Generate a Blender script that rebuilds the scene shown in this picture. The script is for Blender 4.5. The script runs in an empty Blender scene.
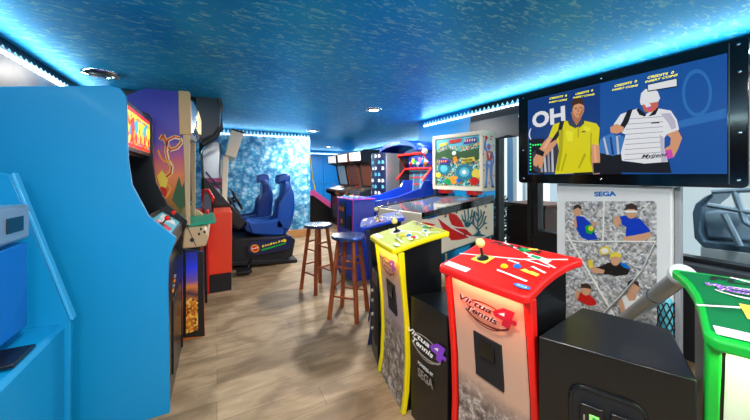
import bpy, bmesh, math, random
from mathutils import Vector, Matrix
random.seed(7)
# ------------------------------------------------------------------ camera model
F = 295.0; H = 1.3; CX = 375.0; HY = 175.0
A = math.atan(158/295.0); SA, CA = math.sin(A), math.cos(A)
ORG = Vector((0, 0, H))
def ray(px, py):
    r = (px-CX)/F
    return Vector((SA+r*CA, CA-r*SA, (HY-py)/F))
def on_plane(px, py, p0, n):
    d = ray(px, py); t = (Vector(p0)-ORG).dot(n)/d.dot(n)
    return ORG+d*t
def on_x(px, py, X): return on_plane(px, py, (X,0,0), Vector((1,0,0)))
def on_y(px, py, Y): return on_plane(px, py, (0,Y,0), Vector((0,1,0)))
def on_z(px, py, Z): return on_plane(px, py, (0,0,Z), Vector((0,0,1)))
def py_y(pts, Y):                       # pixel outline -> (x, z) profile on plane y=Y
    out = []
    for (a, b) in pts:
        p = on_y(a, b, Y); out.append((p.x, p.z))
    return out
def py_x(pts, X):
    out = []
    for (a, b) in pts:
        p = on_x(a, b, X); out.append((p.y, p.z))
    return out
# ------------------------------------------------------------------ materials
def lin(c):
    if isinstance(c, str):
        c = c.lstrip('#'); c = [int(c[i:i+2], 16)/255 for i in (0, 2, 4)]
    return tuple((x/12.92 if x <= .04045 else ((x+.055)/1.055)**2.4) for x in c[:3])+(1,)
def mat(name, col, rough=.5, metal=0, emit=0, coat=0, trans=0, spec=.5, alpha=1):
    m = bpy.data.materials.new(name); m.use_nodes = True
    b = m.node_tree.nodes['Principled BSDF']; c = lin(col)
    b.inputs['Base Color'].default_value = c
    b.inputs['Roughness'].default_value = rough
    b.inputs['Metallic'].default_value = metal
    b.inputs['Coat Weight'].default_value = coat
    b.inputs['Coat Roughness'].default_value = .08
    b.inputs['Transmission Weight'].default_value = trans
    b.inputs['Specular IOR Level'].default_value = spec
    b.inputs['Alpha'].default_value = alpha
    if emit:
        b.inputs['Emission Color'].default_value = c
        b.inputs['Emission Strength'].default_value = emit
    return m
def nd(m, typ, **kw):
    n = m.node_tree.nodes.new(typ)
    for k, v in kw.items():
        if k in n.inputs: n.inputs[k].default_value = v
        else: setattr(n, k, v)
    return n
def coords(m, scale=(1,1,1), rot=(0,0,0), loc=(0,0,0)):
    tc = nd(m, 'ShaderNodeTexCoord'); mp = nd(m, 'ShaderNodeMapping')
    mp.inputs['Scale'].default_value = scale; mp.inputs['Rotation'].default_value = rot; mp.inputs['Location'].default_value = loc
    m.node_tree.links.new(tc.outputs['Object'], mp.inputs['Vector']); return mp.outputs['Vector']
def ramp(m, fac, stops, interp='LINEAR'):
    r = nd(m, 'ShaderNodeValToRGB'); e = r.color_ramp.elements; r.color_ramp.interpolation = interp
    while len(e) < len(stops): e.new(.5)
    for i, (p, c) in enumerate(stops): e[i].position = p; e[i].color = lin(c)
    m.node_tree.links.new(fac, r.inputs['Fac']); return r.outputs['Color']
def noise(m, vec, scale, detail=3, dist=0, rough=.5):
    n = nd(m, 'ShaderNodeTexNoise'); n.inputs['Scale'].default_value = scale; n.inputs['Detail'].default_value = detail
    n.inputs['Distortion'].default_value = dist; n.inputs['Roughness'].default_value = rough
    m.node_tree.links.new(vec, n.inputs['Vector']); return n
def voro(m, vec, scale, feat='F1', rnd=1):
    n = nd(m, 'ShaderNodeTexVoronoi'); n.feature = feat; n.inputs['Scale'].default_value = scale; n.inputs['Randomness'].default_value = rnd
    m.node_tree.links.new(vec, n.inputs['Vector']); return n
def mixc(m, fac, a, b, mode='MIX'):
    x = nd(m, 'ShaderNodeMix'); x.data_type = 'RGBA'; x.blend_type = mode
    L = m.node_tree.links
    for s, v in ((0, fac), (6, a), (7, b)):
        if hasattr(v, 'is_linked'): L.new(v, x.inputs[s])
        else: x.inputs[s].default_value = (v if s == 0 else lin(v))
    return x.outputs[2]
def setc(m, col, emit=False):
    b = m.node_tree.nodes['Principled BSDF']; m.node_tree.links.new(col, b.inputs['Base Color'])
    if emit: m.node_tree.links.new(col, b.inputs['Emission Color'])
def bump(m, h, strength=.3, dist=.01):
    n = nd(m, 'ShaderNodeBump'); n.inputs['Strength'].default_value = strength; n.inputs['Distance'].default_value = dist
    m.node_tree.links.new(h, n.inputs['Height']); b = m.node_tree.nodes['Principled BSDF']
    m.node_tree.links.new(n.outputs['Normal'], b.inputs['Normal'])

M = {}
def ceiling_mat():
    m = mat('painted_ceiling', '#0a6fae', .42, metal=.4, spec=.15)
    v = coords(m, (2.6, 6.5, 5), (0, 0, .35)); n = noise(m, v, 5.2, 5, .9, .62)
    n2 = noise(m, coords(m, (.5,.5,.5)), 2.2, 2)
    base = ramp(m, n2.outputs['Fac'], [(.35, '#009ee8'), (.65, '#10b8f6')])
    fl = ramp(m, n.outputs['Fac'], [(.0, '#000000'), (.54, '#000000'), (.60, '#ffffff')])
    fl2 = mixc(m, 1.0, fl, '#d8d8d8', 'MULTIPLY')
    x = nd(m, 'ShaderNodeSeparateColor'); m.node_tree.links.new(fl2, x.inputs[0])
    setc(m, mixc(m, x.outputs[0], base, '#94e6f6'))
    bump(m, n.outputs['Fac'], .12, .006); return m
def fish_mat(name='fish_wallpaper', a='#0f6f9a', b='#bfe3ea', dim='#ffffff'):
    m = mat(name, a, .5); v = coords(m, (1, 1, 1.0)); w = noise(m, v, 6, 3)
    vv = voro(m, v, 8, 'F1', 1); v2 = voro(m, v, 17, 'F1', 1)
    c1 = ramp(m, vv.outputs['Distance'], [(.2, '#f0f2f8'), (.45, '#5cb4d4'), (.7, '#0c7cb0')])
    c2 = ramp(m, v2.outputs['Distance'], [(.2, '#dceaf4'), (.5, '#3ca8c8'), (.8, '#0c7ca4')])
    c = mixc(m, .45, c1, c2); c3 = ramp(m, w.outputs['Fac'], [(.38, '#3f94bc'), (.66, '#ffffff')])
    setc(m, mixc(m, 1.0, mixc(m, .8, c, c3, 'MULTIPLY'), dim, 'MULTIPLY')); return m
def floor_mat():
    m = mat('vinyl_plank_floor', '#a08f78', .55, spec=.35)
    v = coords(m, (1, 1, 1)); b = nd(m, 'ShaderNodeTexBrick'); m.node_tree.links.new(v, b.inputs['Vector'])
    b.inputs['Scale'].default_value = 1.0; b.inputs['Brick Width'].default_value = 1.1; b.inputs['Row Height'].default_value = .16
    b.inputs['Mortar Size'].default_value = .0012; b.inputs['Color1'].default_value = lin('#bca88c'); b.inputs['Color2'].default_value = lin('#a59174')
    b.inputs['Mortar'].default_value = lin('#6e6252')
    v2 = coords(m, (1, 5, 1)); n = noise(m, v2, 3.2, 8, .6, .65)
    n2 = noise(m, coords(m, (1,1.6,1)), 2.6, 4, .8)
    c = mixc(m, .75, b.outputs['Color'], ramp(m, n.outputs['Fac'], [(.3, '#b8aa94'), (.5, '#dcd2c0'), (.7, '#fff8ea')]), 'MULTIPLY')
    c = mixc(m, .55, c, ramp(m, n2.outputs['Fac'], [(.38, '#8c7e6a'), (.6, '#ffffff')]), 'MULTIPLY')
    setc(m, c); bump(m, n.outputs['Fac'], .08, .004); return m
def wood_mat(name, c1, c2, sc=(12,12,1.5), rough=.35):
    m = mat(name, c1, rough); n = noise(m, coords(m, sc), 5, 4, 1)
    setc(m, ramp(m, n.outputs['Fac'], [(.3, c1), (.7, c2)])); return m
def crowd_mat(name, cols, scale=60, emit=0, rough=.4):
    m = mat(name, '#888888', rough, emit=emit); v = coords(m)
    vv = voro(m, v, scale); n = noise(m, v, scale*.45, 3)
    k = len(cols); s = nd(m, 'ShaderNodeSeparateColor'); m.node_tree.links.new(vv.outputs['Color'], s.inputs[0])
    c = ramp(m, s.outputs[0], [((i+.01)/k, cols[i]) for i in range(k)], 'CONSTANT')
    setc(m, mixc(m, .35, c, ramp(m, n.outputs['Fac'], [(.35, '#666666'), (.65, '#ffffff')]), 'MULTIPLY'), emit > 0); return m
def grad_mat(name, axis, stops, lo, hi, rough=.4, nz=0, emit=0):
    """printed artwork whose colours run along one object axis"""
    m = mat(name, '#888888', rough, emit=emit, coat=.15); v = coords(m); s = nd(m, 'ShaderNodeSeparateXYZ')
    m.node_tree.links.new(v, s.inputs[0]); mr = nd(m, 'ShaderNodeMapRange')
    mr.inputs['From Min'].default_value = lo; mr.inputs['From Max'].default_value = hi
    m.node_tree.links.new(s.outputs[axis], mr.inputs['Value']); fac = mr.outputs[0]
    if nz:
        n = noise(m, v, 9, 3); a = nd(m, 'ShaderNodeMath'); a.operation = 'MULTIPLY_ADD'; a.inputs[1].default_value = nz; 
        m.node_tree.links.new(n.outputs['Fac'], a.inputs[0]); m.node_tree.links.new(fac, a.inputs[2]); fac = a.outputs[0]
    setc(m, ramp(m, fac, stops), emit > 0); return m
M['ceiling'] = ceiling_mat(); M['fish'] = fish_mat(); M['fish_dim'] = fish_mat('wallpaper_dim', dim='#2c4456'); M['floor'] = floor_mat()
S = lambda k, *a, **kw: M.__setitem__(k, mat(k, *a, **kw))
S('wall_blue', '#0a80c4', .45); S('door_blue', '#0872bd', .4); S('wall_teal', '#0a8cc8', .4)
S('cyan_paint', '#008cc4', .42, coat=.08); S('cyan_edge', '#38a9dd', .35); S('deep_blue', '#1240c8', .3, coat=.3); S('navy', '#141f4a', .35); S('blue_laminate', '#1a46c4', .35, coat=.2)
S('black', '#0e0f12', .33, coat=.15); S('black_matte', '#15161a', .6); S('black_gloss', '#08090c', .12, coat=.5); S('stand_grey', '#a8acb0', .4); S('dark_grey', '#3a3f47', .4)
S('steel_dark', '#55606c', .4, metal=.5); S('grey', '#7c8288', .45); S('silver', '#c0c5c9', .28, metal=.75); S('chrome', '#e8eaee', .1, metal=1)
S('white', '#eceeee', .35); S('white_panel', '#f2f3f2', .3, coat=.2); S('cream', '#f4e6cc', .4); S('beige', '#d3b48c', .45); S('sand_box', '#cfa672', .45)
S('red', '#e81812', .42, coat=.1); S('red_light', '#ff4a3c', .35); S('orange_red', '#ef4422', .42); S('yellow', '#f0dc04', .42, coat=.1); S('yellow_deck', '#b9c208', .55, spec=.25); S('green', '#0cb038', .42, coat=.1); S('green_deck', '#066c3a', .55, spec=.25); S('red_deck', '#e01a12', .55, spec=.25)
E_ = mat('sign_warm', '#ffe2a8', .4, emit=.8); M['sign_warm'] = E_; S('logo_crimson', '#b41232', .3); S('green_board', '#12a07a', .4); S('ball_cream', '#f7e08a', .2, coat=.5); S('btn_blue', '#1677d8', .2, coat=.5); S('btn_green', '#24a85a', .2, coat=.5); S('btn_red', '#e02222', .2, coat=.5); S('btn_white', '#f4f4f0', .25); S('btn_yellow', '#f7cf1c', .2, coat=.5)
S('purple', '#7a2bb8', .3); S('violet_trim', '#c040b0', .35); S('pink', '#e45aa0', .4); S('skin', '#dba480', .5); S('hair', '#3a261c', .6)
S('seat_blue', '#0b469a', .33, coat=.25); S('seat_blue_dark', '#0a2c70', .45); S('orange', '#f08a1c', .4); S('teal', '#1b7f96', .4); S('leaf_red', '#d81f1a', .35); S('dark_red', '#5a1210', .4)
S('tan_base', '#a06a3a', .5); S('rubber', '#1a1a1a', .8); S('lilac_logo', '#8a3fc8', .3); S('brown_box', '#6a3a26', .5); S('foliage', '#24381f', .7); S('stone_white', '#d8dcdc', .7); S('patio', '#9aa0a4', .7); S('blue_grey', '#587184', .4, metal=.2); S('blue_grey_light', '#a8bccb', .35, metal=.3)
S('art_orange', '#f5a02a', .4); S('art_yellow', '#f4d94a', .4); S('art_black', '#1b1512', .5); S('art_purple', '#4a3d9c', .4); S('art_green', '#2c5a30', .4); S('art_cyan', '#62c4d6', .4); S('art_white', '#f7f4ee', .5, spec=.3)
M['glass'] = mat('window_glass', '#dff0f6', .02, trans=1, spec=.5); M['glass'].node_tree.nodes['Principled BSDF'].inputs['IOR'].default_value = 1.1
M['playfield_glass'] = mat('playfield_glass', '#8d9aa8', .06, spec=.8, coat=1)
M['stool_wood'] = wood_mat('stool_wood', '#6e2f16', '#b05c2c'); M['baseboard_wood'] = wood_mat('baseboard_wood', '#a3703f', '#c8935c', (2,2,12))
S('led', '#e4f6ff', .5, emit=6); S('scallop_glow', '#8fe0fa', .5, emit=1.1); S('lamp_glow', '#fff6e6', .5, emit=12); S('green_led', '#20d860', .5, emit=1.2); S('coin_lamp', '#8bd070', .4, emit=.35)
E = lambda k, c, e: M.__setitem__(k, mat(k, c, .25, emit=e))
E('s_text', '#ffee10', 1.4)
for k, c in dict(s_blue='#1a58a8', s_blue2='#123f84', s_blue3='#2f74c0', s_yellow='#e6dc12', s_yellow_d='#b8b010', s_skin='#e0a078', s_skin_d='#b87850', s_hair='#4a3020', s_black='#151820', s_white='#eef0f4', s_shade='#c4c0d4', s_yellow_l='#f4ee30', s_skin_l='#f0b890', s_stripe='#9aa0ac', s_collar='#3c4450', s_pink='#d850b8', s_face='#d86a58', s_bag='#3c3a4a', s_bagblue='#3f7fc8', s_baglt='#c8ccd8').items():
    E(k, c, .85); M[k].node_tree.nodes['Principled BSDF'].inputs['Base Color'].default_value = (.01,.01,.012,1); M[k].node_tree.nodes['Principled BSDF'].inputs['Specular IOR Level'].default_value = .08
M['crowd_grey'] = crowd_mat('crowd_print', ['#a8a8aa', '#c4c4c6', '#eaeaea', '#b8b4b2', '#d8d4d0', '#8e8c8e', '#f6f4f2'], 62)
def pedestal_print(name, top, mid='#d9cfc8'):
    m = mat(name, '#e8e0d8', .35, coat=.2); v = coords(m); s = nd(m, 'ShaderNodeSeparateXYZ'); m.node_tree.links.new(v, s.inputs[0])
    mr = nd(m, 'ShaderNodeMapRange'); mr.inputs['From Min'].default_value = 0; mr.inputs['From Max'].default_value = .9
    m.node_tree.links.new(s.outputs[2], mr.inputs['Value'])
    sky = ramp(m, mr.outputs[0], [(0, '#5d5258'), (.36, '#8d8076'), (.50, mid), (.66, mid), (.85, top), (1, top)])
    n = noise(m, coords(m, (3, 1, 1)), 26, 6, .4, .7); cr = ramp(m, n.outputs['Fac'], [(.36, '#332c2c'), (.5, '#84786f'), (.66, '#e4d8d0')])
    fac = ramp(m, mr.outputs[0], [(0, '#ffffff'), (.36, '#ffffff'), (.50, '#000000'), (1, '#000000')])
    x = nd(m, 'ShaderNodeSeparateColor'); m.node_tree.links.new(fac, x.inputs[0])
    setc(m, mixc(m, x.outputs[0], sky, cr)); return m
M['print_red'] = pedestal_print('red_station_print', '#e4a888', '#cba48c'); M['print_yellow'] = pedestal_print('yellow_station_print', '#d8a878', '#b49ca4'); M['print_green'] = pedestal_print('green_station_print', '#e4ead8'); M['print_blue'] = pedestal_print('blue_station_print', '#c8d4e4')
M['backglass'] = crowd_mat('backglass_print', ['#1c8f9a', '#4cc0c4', '#e8c040', '#2a7f4c', '#b84030', '#a8dce0', '#1b5f8c', '#e0a848', '#6cb48c', '#1d3a4c', '#58b8b4'], 62, .2)
M['marquee_print'] = crowd_mat('marquee_print', ['#f4d21c', '#e84a1a', '#f0a81c', '#f4d21c', '#28a0c8', '#f6e24c', '#d82a1a'], 26, 1.0)
M['purple_art'] = grad_mat('purple_sunset_print', 2, [(0, '#b85a10'), (.18, '#d8701a'), (.3, '#2438c0'), (.42, '#23461e'), (.55, '#5c6a2c'), (.62, '#c8702a'), (.69, '#f48a4c'), (.76, '#cc5a80'), (.83, '#5440b8'), (1, '#2c2ca0')], 0, 1.95, nz=.06)
M['strip_art'] = grad_mat('blue_flame_print', 2, [(0, '#c86414'), (.16, '#f0a83c'), (.34, '#c8742a'), (.42, '#3a2438'), (.5, '#d07830'), (.58, '#6a4a8c'), (.72, '#1c34d8'), (1, '#101848')], .1, .8, nz=.12, emit=.25)
M['coin_art'] = crowd_mat('popcorn_print', ['#e88a1c', '#f4b83c', '#c86414', '#f6cc64', '#7a3a10'], 60, .1)
M['lane_art'] = crowd_mat('lane_print', ['#1a3cc8', '#2450e0', '#101c5c', '#1a3cc8', '#c8d8f4', '#1434b0'], 30)
# ------------------------------------------------------------------ mesh builder
COL = bpy.context.scene.collection
_text = {}
def text_geo(s, shear=0, bold=0):
    k = (s, shear, bold)
    if k in _text: return _text[k]
    cu = bpy.data.curves.new('lettering', 'FONT'); cu.body = s; cu.shear = shear; cu.offset = bold; cu.resolution_u = 3
    o = bpy.data.objects.new('lettering', cu); COL.objects.link(o)
    dg = bpy.context.evaluated_depsgraph_get(); me = bpy.data.meshes.new_from_object(o.evaluated_get(dg))
    v = [(a.co.x, a.co.y) for a in me.vertices]; f = [tuple(p.vertices) for p in me.polygons]
    bpy.data.objects.remove(o); bpy.data.curves.remove(cu); bpy.data.meshes.remove(me)
    x0 = min(a[0] for a in v); x1 = max(a[0] for a in v); y0 = min(a[1] for a in v); y1 = max(a[1] for a in v)
    v = [((a[0]-x0)/(x1-x0), (a[1]-y0)/(y1-y0)) for a in v]
    _text[k] = (v, f); return _text[k]
def chain(o):
    m = Matrix.Identity(4)
    while o: m = o.matrix_basis @ m; o = o.parent
    return m
class MB:
    def __init__(s): s.v = []; s.f = []; s.mi = []; s.ms = []
    def _m(s, m):
        if isinstance(m, str): m = M[m]
        if m not in s.ms: s.ms.append(m)
        return s.ms.index(m)
    def add(s, v, f, m):
        n = len(s.v); s.v += [tuple(a) for a in v]; k = s._m(m)
        for a in f: s.f.append(tuple(n+i for i in a)); s.mi.append(k)
        return s
    def box(s, x0, x1, y0, y1, z0, z1, m, top=None, T=None):
        v = [Vector(a) for a in ((x0,y0,z0),(x1,y0,z0),(x1,y1,z0),(x0,y1,z0),(x0,y0,z1),(x1,y0,z1),(x1,y1,z1),(x0,y1,z1))]
        if T: v = [T@a for a in v]
        s.add(v, [(3,2,1,0),(0,1,5,4),(1,2,6,5),(2,3,7,6),(3,0,4,7)], m); s.add(v, [(4,5,6,7)], top or m); return s
    def loft(s, a, b, m, cap=None):
        """skin between two equal outlines a, b (lists of 3-D points), with caps"""
        n = len(a); v = list(a)+list(b)
        s.add(v, [(i, (i+1)%n, n+(i+1)%n, n+i) for i in range(n)], m)
        s.add(a, [tuple(reversed(range(n)))], cap or m); s.add(b, [tuple(range(n))], cap or m); return s
    def prism(s, pr, axis, a0, a1, m, cap=None):
        def P(p, a):
            if axis == 'y': return (p[0], a, p[1])
            if axis == 'x': return (a, p[0], p[1])
            return (p[0], p[1], a)
        return s.loft([P(p, a0) for p in pr], [P(p, a1) for p in pr], m, cap)
    def tube(s, pts, r, m, n=10, closed=False, r2=None):
        pts = [Vector(p) for p in pts]; rings = []
        for i, p in enumerate(pts):
            if closed: d = pts[(i+1) % len(pts)]-pts[i-1]
            else: d = pts[min(i+1, len(pts)-1)]-pts[max(i-1, 0)]
            d.normalize(); u = d.cross(Vector((0,0,1)))
            if u.length < .05: u = d.cross(Vector((0,1,0)))
            u.normalize(); w = d.cross(u); rr = r if r2 is None else r+(r2-r)*i/(len(pts)-1)
            rings.append([p+(u*math.cos(t)+w*math.sin(t))*rr for t in [2*math.pi*k/n for k in range(n)]])
        v = [q for R in rings for q in R]; f = []
        L = len(pts)
        for i in range(L if closed else L-1):
            for k in range(n):
                a = i*n+k; b = i*n+(k+1)%n; j = (i+1)%L
                f.append((a, b, j*n+(k+1)%n, j*n+k))
        if not closed: f += [tuple(reversed(range(n))), tuple(range((L-1)*n, L*n))]
        s.add(v, f, m); return s
    def lathe(s, pr, c, m, n=20, ax=None):
        """profile of (radius, height) about axis ax at c"""
        c = Vector(c); ax = Vector(ax or (0,0,1)).normalized()
        u = ax.cross(Vector((1,0,0)));
        if u.length < .1: u = ax.cross(Vector((0,1,0)))
        u.normalize(); w = ax.cross(u); v = []; f = []
        for (r, h) in pr:
            for k in range(n):
                t = 2*math.pi*k/n; v.append(c+ax*h+(u*math.cos(t)+w*math.sin(t))*r)
        for i in range(len(pr)-1):
            for k in range(n): f.append((i*n+k, i*n+(k+1)%n, (i+1)*n+(k+1)%n, (i+1)*n+k))
        f += [tuple(reversed(range(n))), tuple(range((len(pr)-1)*n, len(pr)*n))]
        s.add(v, f, m); return s
    def sphere(s, c, r, m, n=14):
        pr = [(max(.0005, r*math.sin(math.pi*i/n)), -r*math.cos(math.pi*i/n)) for i in range(n+1)]
        return s.lathe(pr, c, m, n*1)
    def xf(s, T):
        s.v = [tuple(T@Vector(a)) for a in s.v]; return s
    def build(s, name, parent=None, local=False, bevel=0, sub=0, smooth=35, seg=2):
        me = bpy.data.meshes.new(name); v = s.v
        if parent is not None and not local:
            I = chain(parent).inverted(); v = [tuple(I@Vector(a)) for a in v]
        me.from_pydata(v, [], s.f)
        for m in s.ms: me.materials.append(m)
        me.polygons.foreach_set('material_index', s.mi)
        bm = bmesh.new(); bm.from_mesh(me)
        if bevel or sub: bmesh.ops.remove_doubles(bm, verts=bm.verts, dist=1e-5)
        if len(s.ms) == 1 or bevel or sub: bmesh.ops.recalc_face_normals(bm, faces=bm.faces)
        bm.to_mesh(me); bm.free(); me.update()
        if smooth:
            me.shade_smooth(); me.set_sharp_from_angle(angle=math.radians(smooth))
        o = bpy.data.objects.new(name, me); COL.objects.link(o)
        if parent is not None: o.parent = parent
        if bevel:
            b = o.modifiers.new('bevel', 'BEVEL'); b.width = bevel; b.segments = seg; b.limit_method = 'ANGLE'; b.angle_limit = math.radians(35); b.harden_normals = False
        if sub:
            b = o.modifiers.new('sub', 'SUBSURF'); b.levels = sub; b.render_levels = sub
        return o
def tag(o, label, cat, group=None, kind=None):
    o['label'] = label; o['category'] = cat
    if group: o['group'] = group
    if kind: o['kind'] = kind
    return o
def empty(name, loc, rz, label, cat, group=None):
    o = bpy.data.objects.new(name, None); COL.objects.link(o); o.empty_display_size = .1
    o.matrix_basis = Matrix.Translation(loc) @ Matrix.Rotation(rz, 4, 'Z')
    return tag(o, label, cat, group)
def struct(o): o['kind'] = 'structure'; return o
def copy_tree(o, parent=None):
    c = o.copy(); COL.objects.link(c); c.parent = parent
    for ch in [x for x in bpy.data.objects if x.parent == o]: copy_tree(ch, c)
    return c
class Art:
    """flat printed shapes on a plane: mapping fn(pt, layer) -> 3-D point"""
    def __init__(s, p0, n, mb=None, px=True, u=None, w=None):
        s.p0 = Vector(p0); s.n = Vector(n).normalized(); s.px = px; s.mb = mb or MB(); s.k = 1
        s.u = Vector(u).normalized() if u else None; s.w = Vector(w).normalized() if w else None
    def P(s, p, k=None):
        k = s.k if k is None else k
        if s.px: return on_plane(p[0], p[1], s.p0+s.n*.0005*k, s.n)
        return s.p0+s.n*.0005*k+s.u*p[0]+s.w*p[1]
    def poly(s, pts, m):
        v = [s.P(p) for p in pts]
        nn = Vector((0,0,0))
        for i in range(len(v)): nn += v[i].cross(v[(i+1) % len(v)])
        idx = tuple(range(len(v))) if nn.dot(s.n) > 0 else tuple(reversed(range(len(v))))
        s.mb.add(v, [idx], m); s.k += 1; return s
    def z(s, pts, x0, y0, sc, m): return s.poly([(x0+a/sc, y0+b/sc) for a, b in pts], m)
    def ell(s, cx, cy, rx, ry, m, n=16, rot=0):
        c, d = math.cos(rot), math.sin(rot)
        return s.poly([(cx+rx*math.cos(t)*c-ry*math.sin(t)*d, cy+rx*math.cos(t)*d+ry*math.sin(t)*c) for t in [2*math.pi*i/n for i in range(n)]], m)
    def line(s, pts, w, m):
        for a, b in zip(pts[:-1], pts[1:]):
            dx, dy = b[0]-a[0], b[1]-a[1]; L = math.hypot(dx, dy) or 1; nx, ny = -dy/L*w/2, dx/L*w/2
            s.poly([(a[0]+nx, a[1]+ny), (b[0]+nx, b[1]+ny), (b[0]-nx, b[1]-ny), (a[0]-nx, a[1]-ny)], m); s.k -= 1
        s.k += 1; return s
    def text(s, t, a, b, h, m, shear=0, bold=.01):
        """baseline from a to b (plane coords), height h metres"""
        A_, B_ = s.P(a), s.P(b); u = B_-A_; w = s.n.cross(u.normalized())
        v, f = text_geo(t, shear, bold)
        s.mb.add([A_+u*x+w*(h*y) for x, y in v], f, m); s.k += 1; return s
# ================================================================== THE ROOM
CEIL = 2.17; LW = -1.2; RW = 2.91
b = MB(); b.box(-1.4, 4.7, -2.6, 10.4, -.06, 0, 'floor'); struct(b.build('floor'))
b = MB(); b.prism([(-1.4, -2.72), (3.05, -2.72), (3.05, 3.8), (4.7, 3.8), (4.7, 10.4), (-1.4, 10.4)], 'z', CEIL, CEIL+.08, 'ceiling'); struct(b.build('ceiling'))
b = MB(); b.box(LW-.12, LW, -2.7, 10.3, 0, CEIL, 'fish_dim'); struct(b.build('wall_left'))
b = MB(); b.box(LW, RW+.12, -2.7, -2.6, 0, .7, 'wall_teal'); b.box(LW, .1, -2.7, -2.6, .7, CEIL, 'wall_teal'); b.box(2.5, RW+.12, -2.7, -2.6, .7, CEIL, 'wall_teal'); b.box(.1, 2.5, -2.7, -2.6, 2.0, CEIL, 'wall_teal'); struct(b.build('wall_front'))  # unseen end wall; its opening is shaped to let in fill light
b = MB(); b.box(LW, 1.75, 6.2, 6.32, 0, CEIL, 'fish'); struct(b.build('wall_middle'))
b = MB(); b.box(LW, 1.765, 6.175, 6.2, 0, .16, 'baseboard_wood'); b.box(1.75, 1.775, 6.2, 6.34, 0, .16, 'baseboard_wood'); struct(b.build('baseboard_middle', bevel=.004))
b = MB(); b.box(LW, 4.6, 10.15, 10.27, 0, CEIL, 'wall_blue'); struct(b.build('wall_back'))
b = MB(); b.box(4.5, 4.62, 3.92, 10.15, 0, CEIL, 'wall_teal'); struct(b.build('wall_far_right'))
b = MB(); b.box(2.91, 4.62, 3.8, 3.92, 0, CEIL, 'wall_teal'); struct(b.build('wall_return'))
b = MB(); b.box(RW, RW+.12, 2.8, 3.8, 0, CEIL, 'wall_teal'); b.box(RW, RW+.12, -2.6, -1.5, 0, CEIL, 'wall_teal'); b.box(RW, RW+.12, -1.5, 2.8, 1.98, CEIL, 'black_matte')
b.box(RW, RW+.12, -1.5, 1.95, 0, .68, 'black_matte'); struct(b.build('wall_right'))
# double door in the back wall
for i, (x0, x1) in enumerate(((2.70, 3.32), (3.34, 3.96))):
    b = MB(); b.box(x0, x1, 10.11, 10.15, 0, 1.98, 'door_blue')
    for z0, z1 in ((.15, .9), (1.0, 1.85)): b.box(x0+.09, x1-.09, 10.1, 10.112, z0, z1, 'door_blue')
    d = struct(b.build('door_%d' % (i+1), bevel=.006)); k = MB(); k.sphere(((x1-.05) if i == 0 else x0+.05, 10.07, 1.02), .028, 'chrome'); k.build('door_handle', d)
b = MB()
for x in (2.64, 3.97): b.box(x, x+.05, 10.1, 10.15, 0, 2.03, 'wall_blue')
b.box(2.64, 4.02, 10.1, 10.15, 1.985, 2.04, 'wall_blue'); struct(b.build('trim_1'))
# glazing in the right wall
def window(name, y0, y1, z0, z1, posts, fm='black_matte'):
    b = MB(); t = .05
    b.box(RW-.01, RW+.09, y0, y1, z0, z0+t, fm); b.box(RW-.01, RW+.09, y0, y1, z1-t, z1, fm)
    for y in [y0+t/2]+posts+[y1-t/2]: b.box(RW-.008, RW+.088, y-t/2, y+t/2, z0+t, z1-t, fm)
    o = struct(b.build(name, bevel=.004)); g = MB(); g.box(RW+.03, RW+.036, y0+t, y1-t, z0+t, z1-t, 'glass'); g.build('pane', o); return o
window('window_1', -1.5, 1.93, .68, 1.98, [1.02, -.3], 'black')
w = window('window_2', 1.95, 2.8, 0, 1.98, [2.38], 'black')
b = MB(); b.box(RW-.03, RW+.0, 1.95, 2.79, 1.72, 1.97, 'dark_grey'); struct(b.build('trim_2', bevel=.004))
b = MB(); b.box(RW-.12, RW-.011, -1.5, 1.0, .655, .70, 'dark_grey'); struct(b.build('trim_3', bevel=.005))
# LED strips
def led(p0, p1, label, fh=.035, pw=2.6, inw=1):
    p0, p1 = Vector(p0), Vector(p1); L = (p1-p0).length; d = (p1-p0)/L; e = empty('light_strip', p0, 0, label, 'light', 'rope lights round the ceiling edge')
    n = Vector((0,0,1)).cross(d)
    b = MB(); s = .008
    q = [p0+n*s, p0-n*s, p0-n*s+Vector((0,0,.016)), p0+n*s+Vector((0,0,.016))]; b.loft(q, [a+d*L for a in q], 'white'); b.build('channel', e, smooth=0)
    c = MB(); k = int(L/.065)
    for i in range(k):
        o = p0+d*(L*(i+.5)/k)-Vector((0,0,.004)); r = .011
        c.loft([o+d*(-.02)+n*r, o+d*(-.02)-n*r, o+d*(-.02)-n*r+Vector((0,0,-.014)), o+d*(-.02)+n*r+Vector((0,0,-.014))], [o+d*(.02)+n*r, o+d*(.02)-n*r, o+d*(.02)-n*r+Vector((0,0,-.014)), o+d*(.02)+n*r+Vector((0,0,-.014))], 'led')
    c.build('diodes', e, smooth=0)['kind'] = 'stuff'
    g = MB()  # glowing fins imitate the light scallops cast above the strip
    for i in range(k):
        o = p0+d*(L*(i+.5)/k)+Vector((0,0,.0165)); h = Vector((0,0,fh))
        g.add([o-d*.019-n*.003, o+d*.019-n*.003, o+d*.019+n*.003, o-d*.019+n*.003, o+h-d*.001, o+h+d*.001], [(0,1,5,4), (2,3,4,5), (1,2,5), (3,0,4), (0,3,2,1)], 'scallop_glow')
    g.build('scallop_glow_fins', e, smooth=0)['kind'] = 'stuff'
    l = bpy.data.lights.new('rope_light', 'AREA'); l.shape = 'RECTANGLE'; l.size = L; l.size_y = .02; l.energy = pw*L; l.color = (.6, .95, 1)
    lo = bpy.data.objects.new('rope_light', l); COL.objects.link(lo); lo.parent = e
    zx = Vector((0,0,1))*.0+Vector((-n.x, -n.y, 0))*inw; zx.normalize(); X_ = d; Y__ = (-zx).cross(X_)
    Rm = Matrix((X_, Y__, -zx)).transposed().to_4x4(); lo.matrix_local = Matrix.Translation(d*L/2+n*(-.014)*inw-Vector((0,0,.02))) @ Rm
ZL = 2.085
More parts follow.
